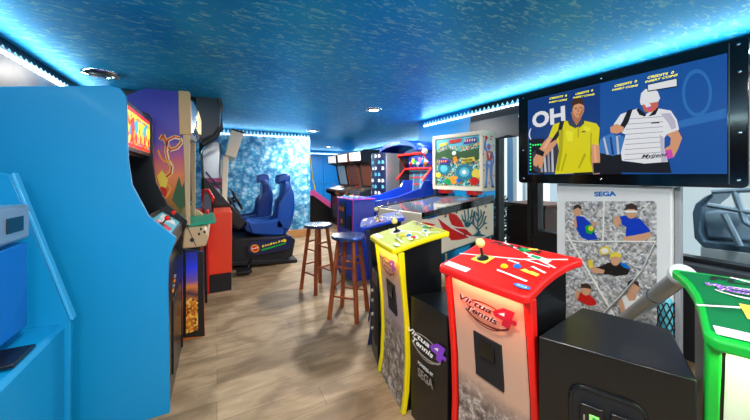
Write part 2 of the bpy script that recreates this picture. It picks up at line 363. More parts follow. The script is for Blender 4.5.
led((LW+.012, -1.4, ZL), (LW+.012, 6.1, ZL), 'white LED rope light along the top of the left wall', .02)
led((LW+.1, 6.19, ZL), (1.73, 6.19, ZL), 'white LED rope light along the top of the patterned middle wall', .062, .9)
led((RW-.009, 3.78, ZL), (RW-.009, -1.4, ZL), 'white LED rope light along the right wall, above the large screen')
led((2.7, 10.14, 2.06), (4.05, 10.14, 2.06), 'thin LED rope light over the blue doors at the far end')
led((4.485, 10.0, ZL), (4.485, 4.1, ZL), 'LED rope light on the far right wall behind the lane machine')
# recessed ceiling lights, then unseen fill lamps
def downlight_or_fill(x, y, label, r=.11, power=30, off=False):
    e = empty('ceiling_light', (x, y, CEIL), 0, label, 'light', 'recessed ceiling lights')
    b = MB(); b.lathe([(r*.62, -.002), (r*.66, -.022), (r*.95, -.016), (r, -.006), (r, .0)], (0,0,0), 'chrome', 28); b.build('trim_ring', e, local=True)
    b = MB(); b.lathe([(.001, -.014), (r*.5, -.016), (r*.6, -.010)], (0,0,0), 'dark_grey' if off else 'lamp_glow', 24); b.build('lamp', e, local=True)
    if power:
        l = bpy.data.lights.new('downlight_or_fill', 'AREA'); l.shape = 'DISK'; l.size = r*1.6; l.energy = power; l.color = (1, .96, .9)
        o = bpy.data.objects.new('downlight_or_fill_beam', l); COL.objects.link(o); o.location = (x, y, CEIL-.035)
p = on_z(101, 73, CEIL); downlight_or_fill(p.x, p.y, 'chrome recessed ceiling light above the large cyan cabinet', .13, 22, off=True)
p = on_z(374, 109, CEIL); downlight_or_fill(p.x, p.y, 'recessed ceiling light in the middle of the ceiling, nearest the pinball backbox', .11, 60)
p = on_z(313, 130.5, CEIL); downlight_or_fill(p.x, p.y, 'recessed ceiling light just past the top right of the patterned middle wall', .13, 80)
p = on_z(318, 146, CEIL); downlight_or_fill(3.0, 8.6, 'farthest recessed ceiling light, in front of the blue doors', .13, 90)
for x, y, pw in ((.1, .5, 44), (-.3, -1.2, 46), (1.5, -1.1, 60), ):  # added fill lamps out of view, without fixtures
    l = bpy.data.lights.new('downlight_or_fill', 'AREA'); l.shape = 'DISK'; l.size = .4; l.energy = pw; l.color = (1, .96, .9)
    o = bpy.data.objects.new('downlight_or_fill_beam', l); COL.objects.link(o); o.location = (x, y, CEIL-.035)
# ================================================================== LEFT ROW
# --- low cyan cabinet cropped by the left edge
e = empty('redemption_cabinet', (-.9, 1.4, 0), 0, 'cyan cabinet with a slanted open front, cropped by the left edge of the photo', 'arcade machine')
Y = 1.82
pr = [(-1.17, 0)]+[(x, z) for x, z in py_y([(69, 420)], Y)]
fx = py_y([(73, 318)], Y)[0]; tp = py_y([(14, 174)], Y)[0]
prof = [(-1.17, 0), (fx[0]-.005, 0), fx, tp, (tp[0]-.05, tp[1]+.01), (-1.17, tp[1]+.01)]
for nm, y0, y1 in (('side_panel', 1.795, 1.82), ('side_panel', .95, .975)):
    MB().prism(prof, 'y', y0, y1, 'cyan_paint').build(nm, e, bevel=.004)
b = MB(); led_ = [(-1.15, .02), (fx[0]-.02, .02), (fx[0]-.02, fx[1]-.03), (fx[0]-.035, fx[1]-.01), (-.73, fx[1]-.0), (-.73, 1.0), (-.92, 1.12), (-.94, tp[1]-.03), (-1.15, tp[1]-.03)]
b.prism(led_, 'y', .977, 1.793, 'cyan_paint'); b.build('body', e, bevel=.003)
b = MB(); q = [fx, tp]; dx, dz = tp[0]-fx[0], tp[1]-fx[1]
for y in (1.79, .945):
    b = MB(); b.loft([(fx[0]-.0, y, fx[1]), (fx[0]+.012, y, fx[1]+.004), (tp[0]+.012, y, tp[1]+.006), (tp[0], y, tp[1])], [(fx[0], y+.035, fx[1]), (fx[0]+.012, y+.035, fx[1]+.004), (tp[0]+.012, y+.035, tp[1]+.006), (tp[0], y+.035, tp[1])], 'cyan_edge')
    b.build('edge_trim', e, bevel=.003)
S('screen_blue', '#0a62c0', .15, coat=.4)
a = Vector((-.9, 0, fx[1]+.02)); c = Vector((tp[0]-.2, 0, tp[1]-.14)); u = (c-a); n_ = Vector((u.z, 0, -u.x)).normalized()
def slab(b, y0, y1, s0, s1, h0, h1, m):
    p = [a+u*s0+n_*h0, a+u*s1+n_*h0, a+u*s1+n_*h1, a+u*s0+n_*h1]; b.loft([(q.x, y0, q.z) for q in p], [(q.x, y1, q.z) for q in p], m)
b = MB(); b.box(-.728, -.665, 1.0, 1.69, .70, 1.035, 'screen_blue'); b.build('screen', e, bevel=.006)
b = MB(); b.box(-.76, -.655, 1.0, 1.685, 1.05, 1.185, 'silver'); o = b.build('control_box', e, bevel=.012)
b = MB(); b.box(-.655, -.652, 1.53, 1.63, 1.09, 1.145, 'black_gloss'); b.build('display', o)
b = MB(); b.box(-.70, -.60, 1.44, 1.58, fx[1]+.001, fx[1]+.014, 'black'); b.build('ticket_slot', e, bevel=.003)

# --- big cyan upright
e = empty('upright_arcade_cabinet', (-.6, 2.3, 0), 0, 'large cyan upright cabinet with red and yellow marquee, second from the left', 'arcade machine')
front = [(110, 85.5), (120, 88), (126, 96), (128, 160), (132, 185), (148.6, 216), (176.5, 238), (169, 259), (168, 284), (170, 412)]
fp = py_y(front, 1.95); fp[-1] = (fp[-1][0], 0)
prof = [(-1.06, 0)]+list(reversed(fp))+[(-1.06, 1.665)]
b = MB(); b.prism(prof, 'y', 1.95, 1.975, 'cyan_paint'); b.build('side_panel', e, bevel=.004)
b = MB(); b.prism(prof, 'y', 2.64, 2.665, 'black'); o = b.build('side_panel', e, bevel=.004); o['label'] = 'black far side panel'
mx = fp[3][0]; ztop = fp[1][1]
b = MB()
inner = [(-1.05, .0), (-.235, 0), (-.235, .70), (-.30, .80), (-.62, .95), (-.78, 1.40), (mx-.05, 1.42), (mx-.05, ztop-.03), (-1.05, 1.64)]
b.prism(inner, 'y', 1.977, 2.638, 'black'); b.build('body', e)
b = MB(); b.box(mx-.05, mx-.015, 1.977, 2.638, 1.43, 1.70, 'black'); o = b.build('marquee_frame', e, bevel=.004)
b = MB(); X0 = mx-.012; b.box(X0-.004, X0, 2.0, 2.58, 1.455, 1.672, 'marquee_print')
ar = Art((X0, 0, 0), (1,0,0), b); ar.px = False; ar.u = Vector((0,1,0)); ar.w = Vector((0,0,1))
R_ = lambda y0, y1, z0, z1, m: ar.poly([(y0, z0), (y1, z0), (y1, z1), (y0, z1)], m)
E('m_yellow', '#ffe01c', 1.1); E('m_red', '#e8281c', .9); E('m_cyan', '#3cc0e0', .9); E('m_orange', '#ff9a1c', 1.0)
R_(2.0, 2.58, 1.652, 1.672, 'm_red'); R_(2.0, 2.58, 1.637, 1.647, 'm_yellow'); R_(2.0, 2.58, 1.455, 1.475, 'm_red')
for y, c1 in ((2.05, 'm_red'), (2.14, 'm_cyan'), (2.25, 'm_yellow'), (2.36, 'm_cyan'), (2.47, 'm_yellow')):
    ar.poly([(y, 1.60), (y+.075, 1.63), (y+.085, 1.565), (y+.055, 1.54), (y+.08, 1.5), (y+.01, 1.49), (y+.02, 1.55)], c1)
    ar.poly([(y+.01, 1.53), (y+.03, 1.55), (y+.06, 1.52), (y+.05, 1.485), (y+.015, 1.48)], 'm_red')
b.build('marquee', e, smooth=0)
b = MB(); b.prism([(-.70, .97), (-.60, .955), (-.745, 1.39), (-.775, 1.39)], 'y', 2.02, 2.6, 'black_gloss'); b.build('screen', e, bevel=.004)
cp0 = py_y([(148.6, 216), (176.5, 238)], 1.95)
b = MB(); pc = [(cp0[0][0]-.05, cp0[0][1]-.03), (cp0[1][0]-.03, cp0[1][1]-.012), (cp0[1][0]-.035, cp0[1][1]-.09), (cp0[0][0]-.06, cp0[0][1]-.13)]
b.prism(pc, 'y', 1.98, 2.636, 'black'); 
P0, P1 = Vector((pc[0][0], 0, pc[0][1])), Vector((pc[1][0], 0, pc[1][1])); uu = (P1-P0); nn = Vector((-uu.z, 0, uu.x)).normalized(); nn = nn if nn.z > 0 else -nn
ar = Art(P0, nn, b); ar.px = False; ar.u = Vector((0,1,0)); ar.w = uu.normalized(); LL = uu.length
ar.poly([(2.02, .03), (2.6, .03), (2.6, LL-.02), (2.02, LL-.02)], 'art_cyan'); ar.poly([(2.08, .04), (2.3, .05), (2.25, LL-.03), (2.06, LL-.04)], 'red'); ar.poly([(2.35, .05), (2.55, .04), (2.52, LL-.05), (2.40, LL-.03)], 'art_white')
o = b.build('control_panel', e, smooth=0)
def stick(par, c, n, ball='red', s=1.0, plate='yellow', world=True):
    c = Vector(c); n = Vector(n).normalized()
    b = MB(); b.lathe([(.022*s, .0005), (.022*s, .004), (.012*s, .012), (.005*s, .014), (.0045*s, .05*s)], c, 'black', 16, n); j = b.build('joystick', par, local=not world)
    k = MB(); k.sphere(c+n*.062*s, .0175*s, ball); k.build('ball_knob', j, local=not world); return j
def button(par, c, n, m, r=.014, world=True):
    b = MB(); b.lathe([(r*1.15, .0005), (r*1.15, .004), (r*.85, .0045), (r*.8, .009), (r*.5, .0105), (.001, .0108)], c, m, 16, n); return b.build('button', par, local=not world)
for y, m in ((2.18, 'red'), (2.47, 'red')): stick(e, P0+uu*.5+Vector((0, y, 0)), nn, m, .85)
for i in range(3): button(e, P0+uu*(.35+.1*i)+Vector((0, 2.27+.05*i, 0)), nn, 'btn_white', .011)
b = MB(); b.box(-.234, -.226, 2.1, 2.52, .12, .55, 'black'); 
ar = Art((-.226, 0, 0), (1,0,0), b); ar.px = False; ar.u = Vector((0,1,0)); ar.w = Vector((0,0,1))
for y, z in ((2.2, .45), (2.42, .45)): R_(y-.03, y+.03, z-.04, z+.04, 'dark_grey'); R_(y-.01, y+.01, z-.02, z+.02, 'btn_red')
b.build('coin_door', e, smooth=0)
b = MB()
for k in range(4): b.box(-.236, -.228, 2.12+.03*k, 2.15+.03*k, .60+.02*k, .612+.02*k, 'silver' if k % 2 else 'orange')
b.build('badge', e, smooth=0)

# --- tall purple art cabinet
e = empty('tall_arcade_cabinet', (-.5, 3.1, 0), 0, 'tall cabinet with purple sunset side art and tan marquee box, behind the large cyan one', 'arcade machine')
Yb = 2.75
tx = on_y(178, 92, Yb); 
side = py_y([(181, 92), (184, 135), (187, 170), (188, 203), (177, 218), (177, 234), (190, 250), (203, 252), (205, 337)], Yb); side[-1] = (side[-1][0], 0)
prof = [(-1.05, 0)]+list(reversed(side))+[(side[0][0]-.22, side[0][1]), (-1.0, 1.62), (-1.05, 1.6)]
b = MB(); b.prism(prof, 'y', Yb, Yb+.03, 'purple_art', 'purple_art'); ar = Art((0, Yb, 0), (0,-1,0), b)
# swirling cartoon lettering on the side
SW = [(160,140),(163,135),(166,142),(170,150),(177,148),(182,142),(180,138),(174,137),(168,140),(166,150),(168,160),(172,166),(171,173),(165,178),(161,172)]
ar.line(SW, 3.8, 'art_yellow'); ar.line(SW, 2.0, 'leaf_red'); ar.line([(x+1, y+1) for x, y in SW[3:13]], 1.0, 'cream')
ar.line([(158,150),(161,158),(165,162),(170,160)], 2, 'art_orange'); ar.line([(157,190),(162,184),(168,184),(171,189),(167,196),(160,203)], 2.4, 'art_orange'); ar.ell(163, 192, 4, 6, 'leaf_red')
ar.poly([(172,200),(176,186),(179,176),(182,187),(186,178),(187.5,204),(180,210)], 'art_green'); ar.poly([(157,176),(162,170),(168,180),(166,188),(160,186)], 'art_yellow')
b.build('side_panel', e, smooth=0)
b = MB(); b.prism(prof, 'y', 3.45, 3.48, 'black'); b.build('side_panel', e)
bx = side
b = MB(); b.prism([(-1.02, .01), (side[-1][0]-.02, .01), (side[-2][0]-.02, .78), (-.45, .84), (-.6, 1.0), (-.7, 1.5), (side[0][0]-.06, 1.55), (side[0][0]-.06, 1.9), (-1.0, 1.58)], 'y', Yb+.031, 3.449, 'black'); b.build('body', e)
b = MB(); mb_ = py_y([(178.5, 91), (190, 92), (191, 135), (179.5, 135)], Yb); b.prism(mb_, 'y', Yb-.02, Yb+.05, 'sand_box'); b.box(mb_[0][0], mb_[1][0]-.03, Yb+.05, 3.46, mb_[2][1], mb_[0][1]-.01, 'sand_box'); b.build('marquee_box', e, bevel=.006)
b = MB(); x0 = mb_[1][0]-.03
arc = [(x0, 1.62), (x0+.05, 1.64), (x0+.075, 1.70), (x0+.075, 1.84), (x0+.05, 1.90), (x0, 1.92)]
b.prism(arc, 'y', Yb+.06, 3.44, 'chrome'); o = b.build('marquee', e, bevel=.008)
b = MB(); b.prism([(x0+.078, 1.69), (x0+.082, 1.70), (x0+.082, 1.83), (x0+.078, 1.84)], 'y', Yb+.12, 3.36, 'sign_warm'); b.box(x0+.082, x0+.085, Yb+.3, 3.1, 1.72, 1.80, 'art_orange'); b.build('lit_sign', o)
b = MB()
for y in (Yb+.0, 3.41): MB().prism(py_y([(183, 135), (190, 135), (190, 225), (186, 225)], Yb), 'y', y-.012, y+.03, 'beige').build('edge_trim', e, bevel=.004)
b = MB(); b.prism([(-.36, 1.0), (-.30, .99), (-.34, 1.50), (-.40, 1.52)], 'y', Yb+.06, 3.42, 'silver'); o = b.build('screen_surround', e, bevel=.006)
b = MB(); b.prism([(-.302, 1.05), (-.296, 1.05), (-.335, 1.46), (-.341, 1.46)], 'y', Yb+.12, 3.36, 'black_gloss'); b.build('screen', o)
b = MB(); cpb = py_y([(184, 229.5), (205, 229), (209, 236), (206, 246), (182, 249)], Yb-.03); hp = py_y([(170, 216), (186, 203), (203, 214), (203, 226), (170, 226)], 3.4); MB().prism(hp, 'y', 3.42, 3.448, 'beige').build('speaker_ledge', e, bevel=.008); b.prism(cpb, 'y', Yb-.04, 3.46, 'beige'); o = b.build('control_panel', e, bevel=.012)
b = MB(); ar = Art((0, Yb-.04, 0), (0,-1,0), b); ar.ell(192, 240, 2.4, 2.2, 'dark_grey', 14); ar.ell(192, 240, 1.3, 1.2, 'art_black', 12)
for q in ((201, 229), (204.5, 232), (199, 234)): ar.ell(q[0], q[1], 1.1, 1.5, 'art_black', 10)
ar.line([(187, 226), (196, 246)], .8, 'art_black'); b.build('controls', o, smooth=0)
b = MB(); ar = Art((0, Yb, 0), (0,-1,0), b); ar.poly([(183, 250), (203, 252), (204.6, 336), (183, 338)], 'black'); ar.poly([(186, 252), (197.5, 252), (198, 300), (186, 302)], 'strip_art'); ar.poly([(186, 302), (191, 297), (198, 302), (198, 330), (186, 334)], 'coin_art')
b.build('lower_art', e, smooth=0)

# --- green board lying across
zt = max(z for x, z in cpb)+.002
gp = [on_z(a, c, zt) for a, c in ((189, 226.8), (216, 223), (213.5, 214), (178.5, 217.5))]
e = MB(); e.loft([(p.x, p.y, zt-.0) for p in gp], [(p.x, p.y, zt+.018) for p in gp], 'green_board'); o = e.build('green_board', None, bevel=.002)
tag(o, 'flat green board lying across the tan control panel', 'board')

# --- red sided cabinet
e = empty('red_arcade_cabinet', (-.4, 3.85, 0), 0, 'cabinet with plain orange-red lower side on a black base, left of the driving seats', 'arcade machine')
Yr = 3.7; rp = py_y([(233, 212), (232, 289)], Yr); xr = rp[1][0]
b = MB(); b.box(-1.05, xr, Yr, 4.25, .2, .885, 'orange_red'); b.build('side_panel', e, bevel=.01)
b = MB(); b.box(-1.03, xr-.005, Yr+.005, 4.245, 0, .199, 'black_matte'); b.build('base', e)
b = MB(); b.box(-.10, -.075, 3.5, 3.69, .06, .93, 'red'); b.build('trim_post', e, bevel=.006)
b = MB(); hx = py_y([(203, 190), (208, 190), (213, 198), (213, 216), (203, 216)], 3.72); b.prism(hx, 'y', 3.74, 4.2, 'dark_grey'); o = b.build('dash', e, bevel=.01); MB().tube([(x, 3.735, z) for x, z in hx], .016, 'red', 8, closed=True).build('dash_rim', o)
hx2 = py_y([(204, 195), (207, 194), (211, 200), (211, 212), (204, 212)], 3.72); b = MB(); b.prism(hx2, 'y', 3.733, 3.74, 'steel_dark'); b.build('dash_window', o)
b = MB(); hd = py_y([(196, 95), (214, 95), (220, 101), (220, 124), (214, 134), (203, 139), (196, 139)], 3.8); b.prism(hd, 'y', 3.8, 3.84, 'dark_grey'); b.prism(hd, 'y', 4.2, 4.24, 'dark_grey'); b.box(hd[0][0]-.2, hd[0][0]+.04, 3.84, 4.2, hd[-1][1], hd[0][1], 'black')
b.build('hood', e, bevel=.008)
b = MB(); pts = [on_y(q[0], q[1], 3.78) for q in ((219, 98), (221.5, 106), (221.5, 128), (216, 137), (203, 145))]; b.tube(pts, .02, 'black', 8); b.build('hood_rail', e)
b = MB(); b.box(-.95, hd[0][0]-.25, 3.82, 4.22, .886, hd[0][1]-.02, 'black_matte'); b.build('back', e)

# --- twin driving simulator
e = empty('driving_simulator', (.4, 5.0, 0), 0, 'twin driving game with two blue bucket seats in front of the patterned wall', 'arcade machine')
Yd = 4.45
b = MB(); b.prism(py_y([(228, 240), (290, 236), (296, 240), (293, 256), (284, 262), (229, 264)], Yd), 'y', Yd+.02, 5.66, 'black_matte'); b.build('platform', e, bevel=.02)
b = MB(); pl = py_y([(247, 247), (252, 242), (291, 236), (292, 243), (288, 249), (258, 255), (249, 253)], Yd); b.prism(pl, 'y', Yd-.01, Yd+.02, 'navy')
ar = Art((0, Yd-.01, 0), (0,-1,0), b); ar.ell(255, 248.5, 4.5, 4, 'art_orange', 18); ar.ell(255, 248.5, 3.2, 2.8, 'leaf_red', 16); ar.line([(252, 249), (258, 247.5)], 1, 'white')
for i in range(9): x = 262+i*2.7; y = 247.3-i*.75; ar.poly([(x, y), (x+2.0, y-.55), (x+1.6, y-2.6+(i % 3)*.5), (x+.2, y-1.9)], 'art_yellow')
ar.poly([(261, 249.5), (286, 242.5), (286, 243.5), (262, 251)], 'green'); ar.ell(284.5, 240.5, 2, 1.6, 'btn_yellow')
b.build('side_badge', e, smooth=0)
b = MB(); b.prism(py_y([(226, 262), (297, 259), (297, 262), (228, 266)], Yd), 'y', Yd-.03, 5.7, 'rubber'); b.build('foot_rail', e, bevel=.008)
def seat(y0, ox=0):
    ks = []
    sx = lambda l: [(225+a/4.2, 165+c/4.2) for a, c in l]
    yr = Yd+.12
    back = py_y(sx([(243, 62), (268, 62), (281, 95), (291, 125), (293, 165), (286, 228), (272, 268), (258, 290), (225, 296), (222, 262), (232, 215), (240, 160), (246, 110)]), yr)
    cush = py_y(sx([(80, 262), (92, 240), (130, 246), (185, 240), (226, 228), (246, 262), (240, 298), (190, 302), (110, 288), (84, 276)]), yr)
    head = py_y(sx([(226, 44), (250, 36), (276, 40), (280, 62), (270, 78), (240, 74), (228, 84), (223, 66)]), yr)
    c = MB().prism(cush, 'y', y0+.03, y0+.43, 'seat_blue').build('seat', e, bevel=.035, seg=4)
    for y1 in (y0, y0+.40):   # raised side bolsters
        bl = MB().prism([(x, z+.03) for x, z in cush[1:6]]+[(cush[6][0], cush[6][1]+.01), (cush[8][0], cush[8][1])], 'y', y1, y1+.06, 'seat_blue').build('bolster', c, bevel=.022, seg=3)
    k = MB().prism(back, 'y', y0+.03, y0+.43, 'seat_blue').build('backrest', e, bevel=.05, seg=4)
    for y1 in (y0+.0, y0+.40): MB().prism([(x-.035, z) for x, z in back[2:7]]+[(x-.05, z) for x, z in back[9:12]], 'y', y1, y1+.06, 'seat_blue').build('bolster', k, bevel=.022, seg=3)
    MB().prism(head, 'y', y0+.1, y0+.36, 'seat_blue').build('headrest', e, bevel=.03, seg=3)
    MB().prism([(x+.045, z+.02) for x, z in head[6:]]+[(head[0][0]-.012, head[0][1]-.0), (head[0][0]+.03, head[0][1])], 'y', y0+.12, y0+.34, 'seat_blue_dark').build('head_pad', e, bevel=.015)
    b = MB(); x0 = back[9][0]; b.box(x0-.3, x0+.12, y0+.1, y0+.36, .42, cush[8][1]-.0, 'black'); b.build('seat_pedestal', e, bevel=.01)
    for o in [o for o in bpy.data.objects if o.parent == e and o.name.split('.')[0] in ('seat', 'backrest', 'headrest', 'head_pad', 'seat_pedestal') and not o.get('_p')]: o.location.x += ox; o['_p'] = 1
seat(Yd+.06); seat(Yd+.66, -.22)
for o in bpy.data.objects:
    if '_p' in o: del o['_p']
b = MB(); arm = py_y([(203, 176), (215, 188), (232, 206), (246, 222), (241, 229), (226, 221), (203, 198)], Yd)
for y in (Yd+.0, Yd+.58, Yd+1.14): MB().prism(arm, 'y', y, y+.04, 'black').build('side_arm', e, bevel=.008)
b = MB(); bd = [(x-.02, z-.02) for x, z in arm]; b.prism(bd, 'y', Yd+.045, Yd+1.135, 'black_matte'); b.build('dash', e)
b = MB(); dp0 = Vector((arm[0][0]+.02, 0, arm[0][1]+.05)); dp1 = Vector((arm[3][0]-.05, 0, arm[3][1]+.09)); uu = dp1-dp0; nn = Vector((-uu.z, 0, uu.x)).normalized()
for y0 in (Yd+.06, Yd+.64):
    b.loft([dp0+Vector((0,y0,.0)), dp0+uu*.8+Vector((0,y0,0)), dp0+uu*.8+nn*.02+Vector((0,y0,0)), dp0+nn*.02+Vector((0,y0,0))], [dp0+Vector((0,y0+.48,.0)), dp0+uu*.8+Vector((0,y0+.48,0)), dp0+uu*.8+nn*.02+Vector((0,y0+.48,0)), dp0+nn*.02+Vector((0,y0+.48,0))], 'navy')
    ar = Art(dp0+nn*.02, nn, b); ar.px = False; ar.u = Vector((0,1,0)); ar.w = uu.normalized(); L_ = uu.length
    ar.ell(y0+.12, L_*.22, .05, .045, 'art_cyan'); ar.ell(y0+.12, L_*.22, .035, .03, 'pink'); ar.ell(y0+.32, L_*.36, .09, .04, 'art_cyan'); ar.ell(y0+.32, L_*.36, .05, .025, 'art_white'); ar.poly([(y0+.05, L_*.5), (y0+.3, L_*.45), (y0+.4, L_*.65), (y0+.1, L_*.7)], 'teal'); ar.poly([(y0+.1, L_*.55), (y0+.25, L_*.52), (y0+.3, L_*.6), (y0+.12, L_*.62)], 'leaf_red')
b.build('dash_print', e, smooth=0)
for y0 in (Yd+.32, Yd+.9):
    c = on_y(238, 201, Yd+.1); c = Vector((c.x, y0, c.z)); ax = Vector((.85, 0, .42)).normalized(); u1 = Vector((0,1,0)); u2 = ax.cross(u1)
    b = MB(); b.tube([c+(u1*math.cos(t)+u2*math.sin(t))*.145 for t in [2*math.pi*i/28 for i in range(28)]], .016, 'black', 10, closed=True); w = b.build('steering_wheel', e)
    b = MB(); b.lathe([(.045, -.02), (.05, .0), (.035, .012), (.001, .014)], c, 'dark_grey', 18, ax)
    for t in (0, 2.1, 4.2): b.tube([c, c+(u1*math.cos(t)+u2*math.sin(t))*.14], .01, 'black', 8)
    b.tube([c, c-ax*.22], .022, 'black', 10); b.build('hub', w)
sc = py_y([(200, 152), (208, 142), (216, 139), (221, 143), (222, 153), (221, 170), (223, 200), (203, 200)], Yd+.1)
b = MB(); b.prism(sc, 'y', Yd+.1, 5.6, 'silver'); o = b.build('screen_housing', e, bevel=.03, seg=3)
b = MB(); ar = Art((0, Yd+.1, 0), (0,-1,0), b); ar.poly([(204, 178), (222, 178), (222, 188), (204, 190)], 'pink'); ar.poly([(204, 183), (222, 182), (222, 185), (204, 187)], 'dark_grey'); b.build('housing_art', o, smooth=0)
for y in (Yd+.05, 5.6): MB().prism(py_y([(223, 155), (229, 156), (228, 176), (227, 214), (222, 216), (222, 175)], Yd), 'y', y, y+.04, 'cream').build('upright_bracket', e, bevel=.006)
mq = py_y([(232, 129), (244, 133), (236, 158), (225, 155)], Yd)
b = MB(); b.prism(mq, 'y', Yd+.02, 5.62, 'cream'); o = b.build('marquee', e, bevel=.006)
b = MB(); b.prism(py_y([(232, 128), (244.5, 132), (244, 133.6), (231.8, 129.6)], Yd), 'y', Yd+.015, 5.625, 'black'); b.build('marquee_cap', o)
b = MB(); b.prism(py_y([(198, 92), (226, 97), (226, 101), (198, 99)], Yd), 'y', Yd+.05, 5.6, 'black_matte'); b.prism(py_y([(198, 99), (203, 99), (203, 152), (198, 152)], Yd), 'y', Yd+.3, 5.4, 'black_matte'); b.build('canopy', e, bevel=.006)
b = MB(); b.tube([(.42, Yd-.0, .12), (.36, Yd-.18, .045), (.28, Yd-.2, .045)], .018, 'black', 8); b.box(.22, .40, Yd-.32, Yd-.12, .03, .06, 'black'); b.build('pedal', e, bevel=.006)
# ================================================================== MIDDLE / BACK
# --- bar stools
def stool(x, y, rz, label):
    e = empty('bar_stool', (x, y, 0), rz, label, 'stool', 'dark wooden bar stools')
    b = MB(); b.lathe([(.05, .70), (.145, .705), (.162, .715), (.165, .73), (.158, .742), (.12, .745), (.001, .746)], (0,0,0), 'stool_seat', 36); b.build('seat', e, local=True)
    top = .085; bot = .165; L = []
    for k in range(4):
        t = math.pi/4+k*math.pi/2; d = Vector((math.cos(t), math.sin(t), 0)); b = MB()
        b.tube([d*bot*1.15+Vector((0,0,0)), d*(bot*1.15+.0)*.5+d*top*.62+Vector((0,0,.35)), d*top*1.2+Vector((0,0,.708))], .022, 'stool_wood', 12, r2=.021)
        b.build('leg', e, local=True); L.append(d)
    def at(d, z): return d*(bot*1.15+(top*1.2-bot*1.15)*z/.708)+Vector((0,0,z))
    for k in range(4):
        for z in ((.20, .46) if k % 2 else (.28, .54)):
            b = MB(); b.tube([at(L[k], z), at(L[(k+1) % 4], z)], .0095, 'stool_wood', 8); b.build('rung', e, local=True)
    return e
S('stool_seat', '#2b3c66', .25, coat=.4)
p = on_z(318, 224, .74); stool(p.x, p.y, .35, 'wooden bar stool with a dark round seat, the left and farther of the two')
p = on_z(349, 235, .74); stool(p.x, p.y, .75, 'wooden bar stool with a dark round seat, the right and nearer, beside the blue cabinets')

# --- generic distant upright
def upright(x, y, rz, label, side, scr, h=1.72, mq='white', w=.62, body='black'):
    e = empty('upright_arcade_cabinet', (x, y, 0), rz, label, 'arcade machine', 'upright cabinets at the far end')
    pr = [(.42, 0), (.42, h), (-.28, h), (-.36, h-.06), (-.34, h-.24), (-.12, h-.30), (-.02, 1.02), (-.38, .93), (-.40, .84), (-.26, .78), (-.26, 0)]
    for s in (-1, 1): MB().prism(pr, 'y', s*w/2-.012, s*w/2+.012, side).build('side_panel', e, local=True, bevel=.004)
    ip = [(.40, 0), (.40, h-.02), (-.27, h-.02), (-.28, h-.22), (-.08, h-.29), (.02, 1.03), (-.1, .99), (-.1, .8), (-.24, .76), (-.24, 0)]
    MB().prism(ip, 'y', -w/2+.013, w/2-.013, body).build('body', e, local=True)
    b = MB(); b.prism([(-.35, h-.05), (-.33, h-.23), (-.281, h-.22), (-.271, h-.04)], 'y', -w/2+.015, w/2-.015, mq); b.build('marquee', e, local=True)
    b = MB(); b.prism([(-.10, h-.31), (-.09, h-.30), (.0, 1.06), (-.01, 1.06)], 'y', -w/2+.06, w/2-.06, scr); b.build('screen', e, local=True)
    b = MB(); b.prism([(-.36, .94), (-.01, 1.03), (-.01, .98), (-.36, .88)], 'y', -w/2+.014, w/2-.014, 'dark_grey'); o = b.build('control_panel', e, local=True)
    n = Vector((-.09, 0, .35)).normalized()
    stick(e, (-.22, .12, .98), n, 'btn_red', 1, world=False)
    for i in range(3): button(e, (-.2+.03*(i % 2), -.02-.05*i, .985+.01*(i % 2)), n, 'btn_yellow', world=False)
    b = MB(); b.box(-.268, -.26, -.14, .14, .2, .55, 'steel_dark'); b.build('coin_door', e, local=True, bevel=.004)
    return e
E('mq_white', '#ffffff', .7); E('scr_a', '#7a8ea0', .4); E('scr_b', '#5a3428', .3); S('brown', '#8a4a28', .4)
up = [(2.98, 7.3, 'black upright cabinet with white lit marquee at the far end, nearest the blue doors', 'black', 'scr_a'),
      (2.98, 6.58, 'brown-sided upright cabinet, between two dark ones at the far end', 'brown', 'scr_b'),
      (2.98, 5.86, 'dark grey upright cabinet with a bright marquee, just left of the arched lane machine', 'dark_grey', 'scr_b')]
for X, Yw, lab, sd, sc_ in up: upright(X, Yw, 0, lab, sd, sc_, h=1.84, mq='mq_white')
# --- alley roller with pink edging and yellow net frame, behind the middle wall
e = empty('alley_roller', (2.6, 7.95, 0), 0, 'sloping ball ramp with pink edging and yellow frame, past the middle wall', 'arcade machine')
def pt(px, py, Y): return on_y(px, py, Y)
Y1 = 7.72
b = MB(); b.prism(py_y([(307, 196), (314, 194), (338, 213), (338, 222), (307, 222)], Y1), 'y', Y1, Y1+.55, 'black'); b.build('ramp', e)
for y in (Y1-.03, Y1+.555): MB().prism(py_y([(307, 191), (314, 190), (338, 208), (338, 213.5), (313, 195.5), (307, 196)], Y1), 'y', y, y+.028, 'pink').build('edge_trim', e, bevel=.006)
b = MB(); b.prism(py_y([(307, 193.5), (313, 193.5), (336, 211), (336, 213), (307, 198)], Y1), 'y', Y1+.03, Y1+.505, 'navy'); b.build('lane', e)
b = MB(); b.tube([pt(309, 150, Y1), pt(313, 180, Y1), pt(315, 190, Y1)], .018, 'yellow', 8); b.tube([pt(309, 150, Y1)+Vector((0,.5,0)), pt(313, 180, Y1)+Vector((0,.5,0)), pt(315, 190, Y1)+Vector((0,.5,0))], .018, 'yellow', 8); b.tube([pt(309, 150, Y1), pt(309, 150, Y1)+Vector((0,.5,0))], .018, 'yellow', 8); b.build('net_frame', e)
b = MB(); b.box(*( (lambda p: (p.x-.5, p.x+.02))(pt(309, 150, Y1))), Y1+.0, Y1+.52, .0, 1.1, 'navy'); b.build('target_housing', e, bevel=.01)

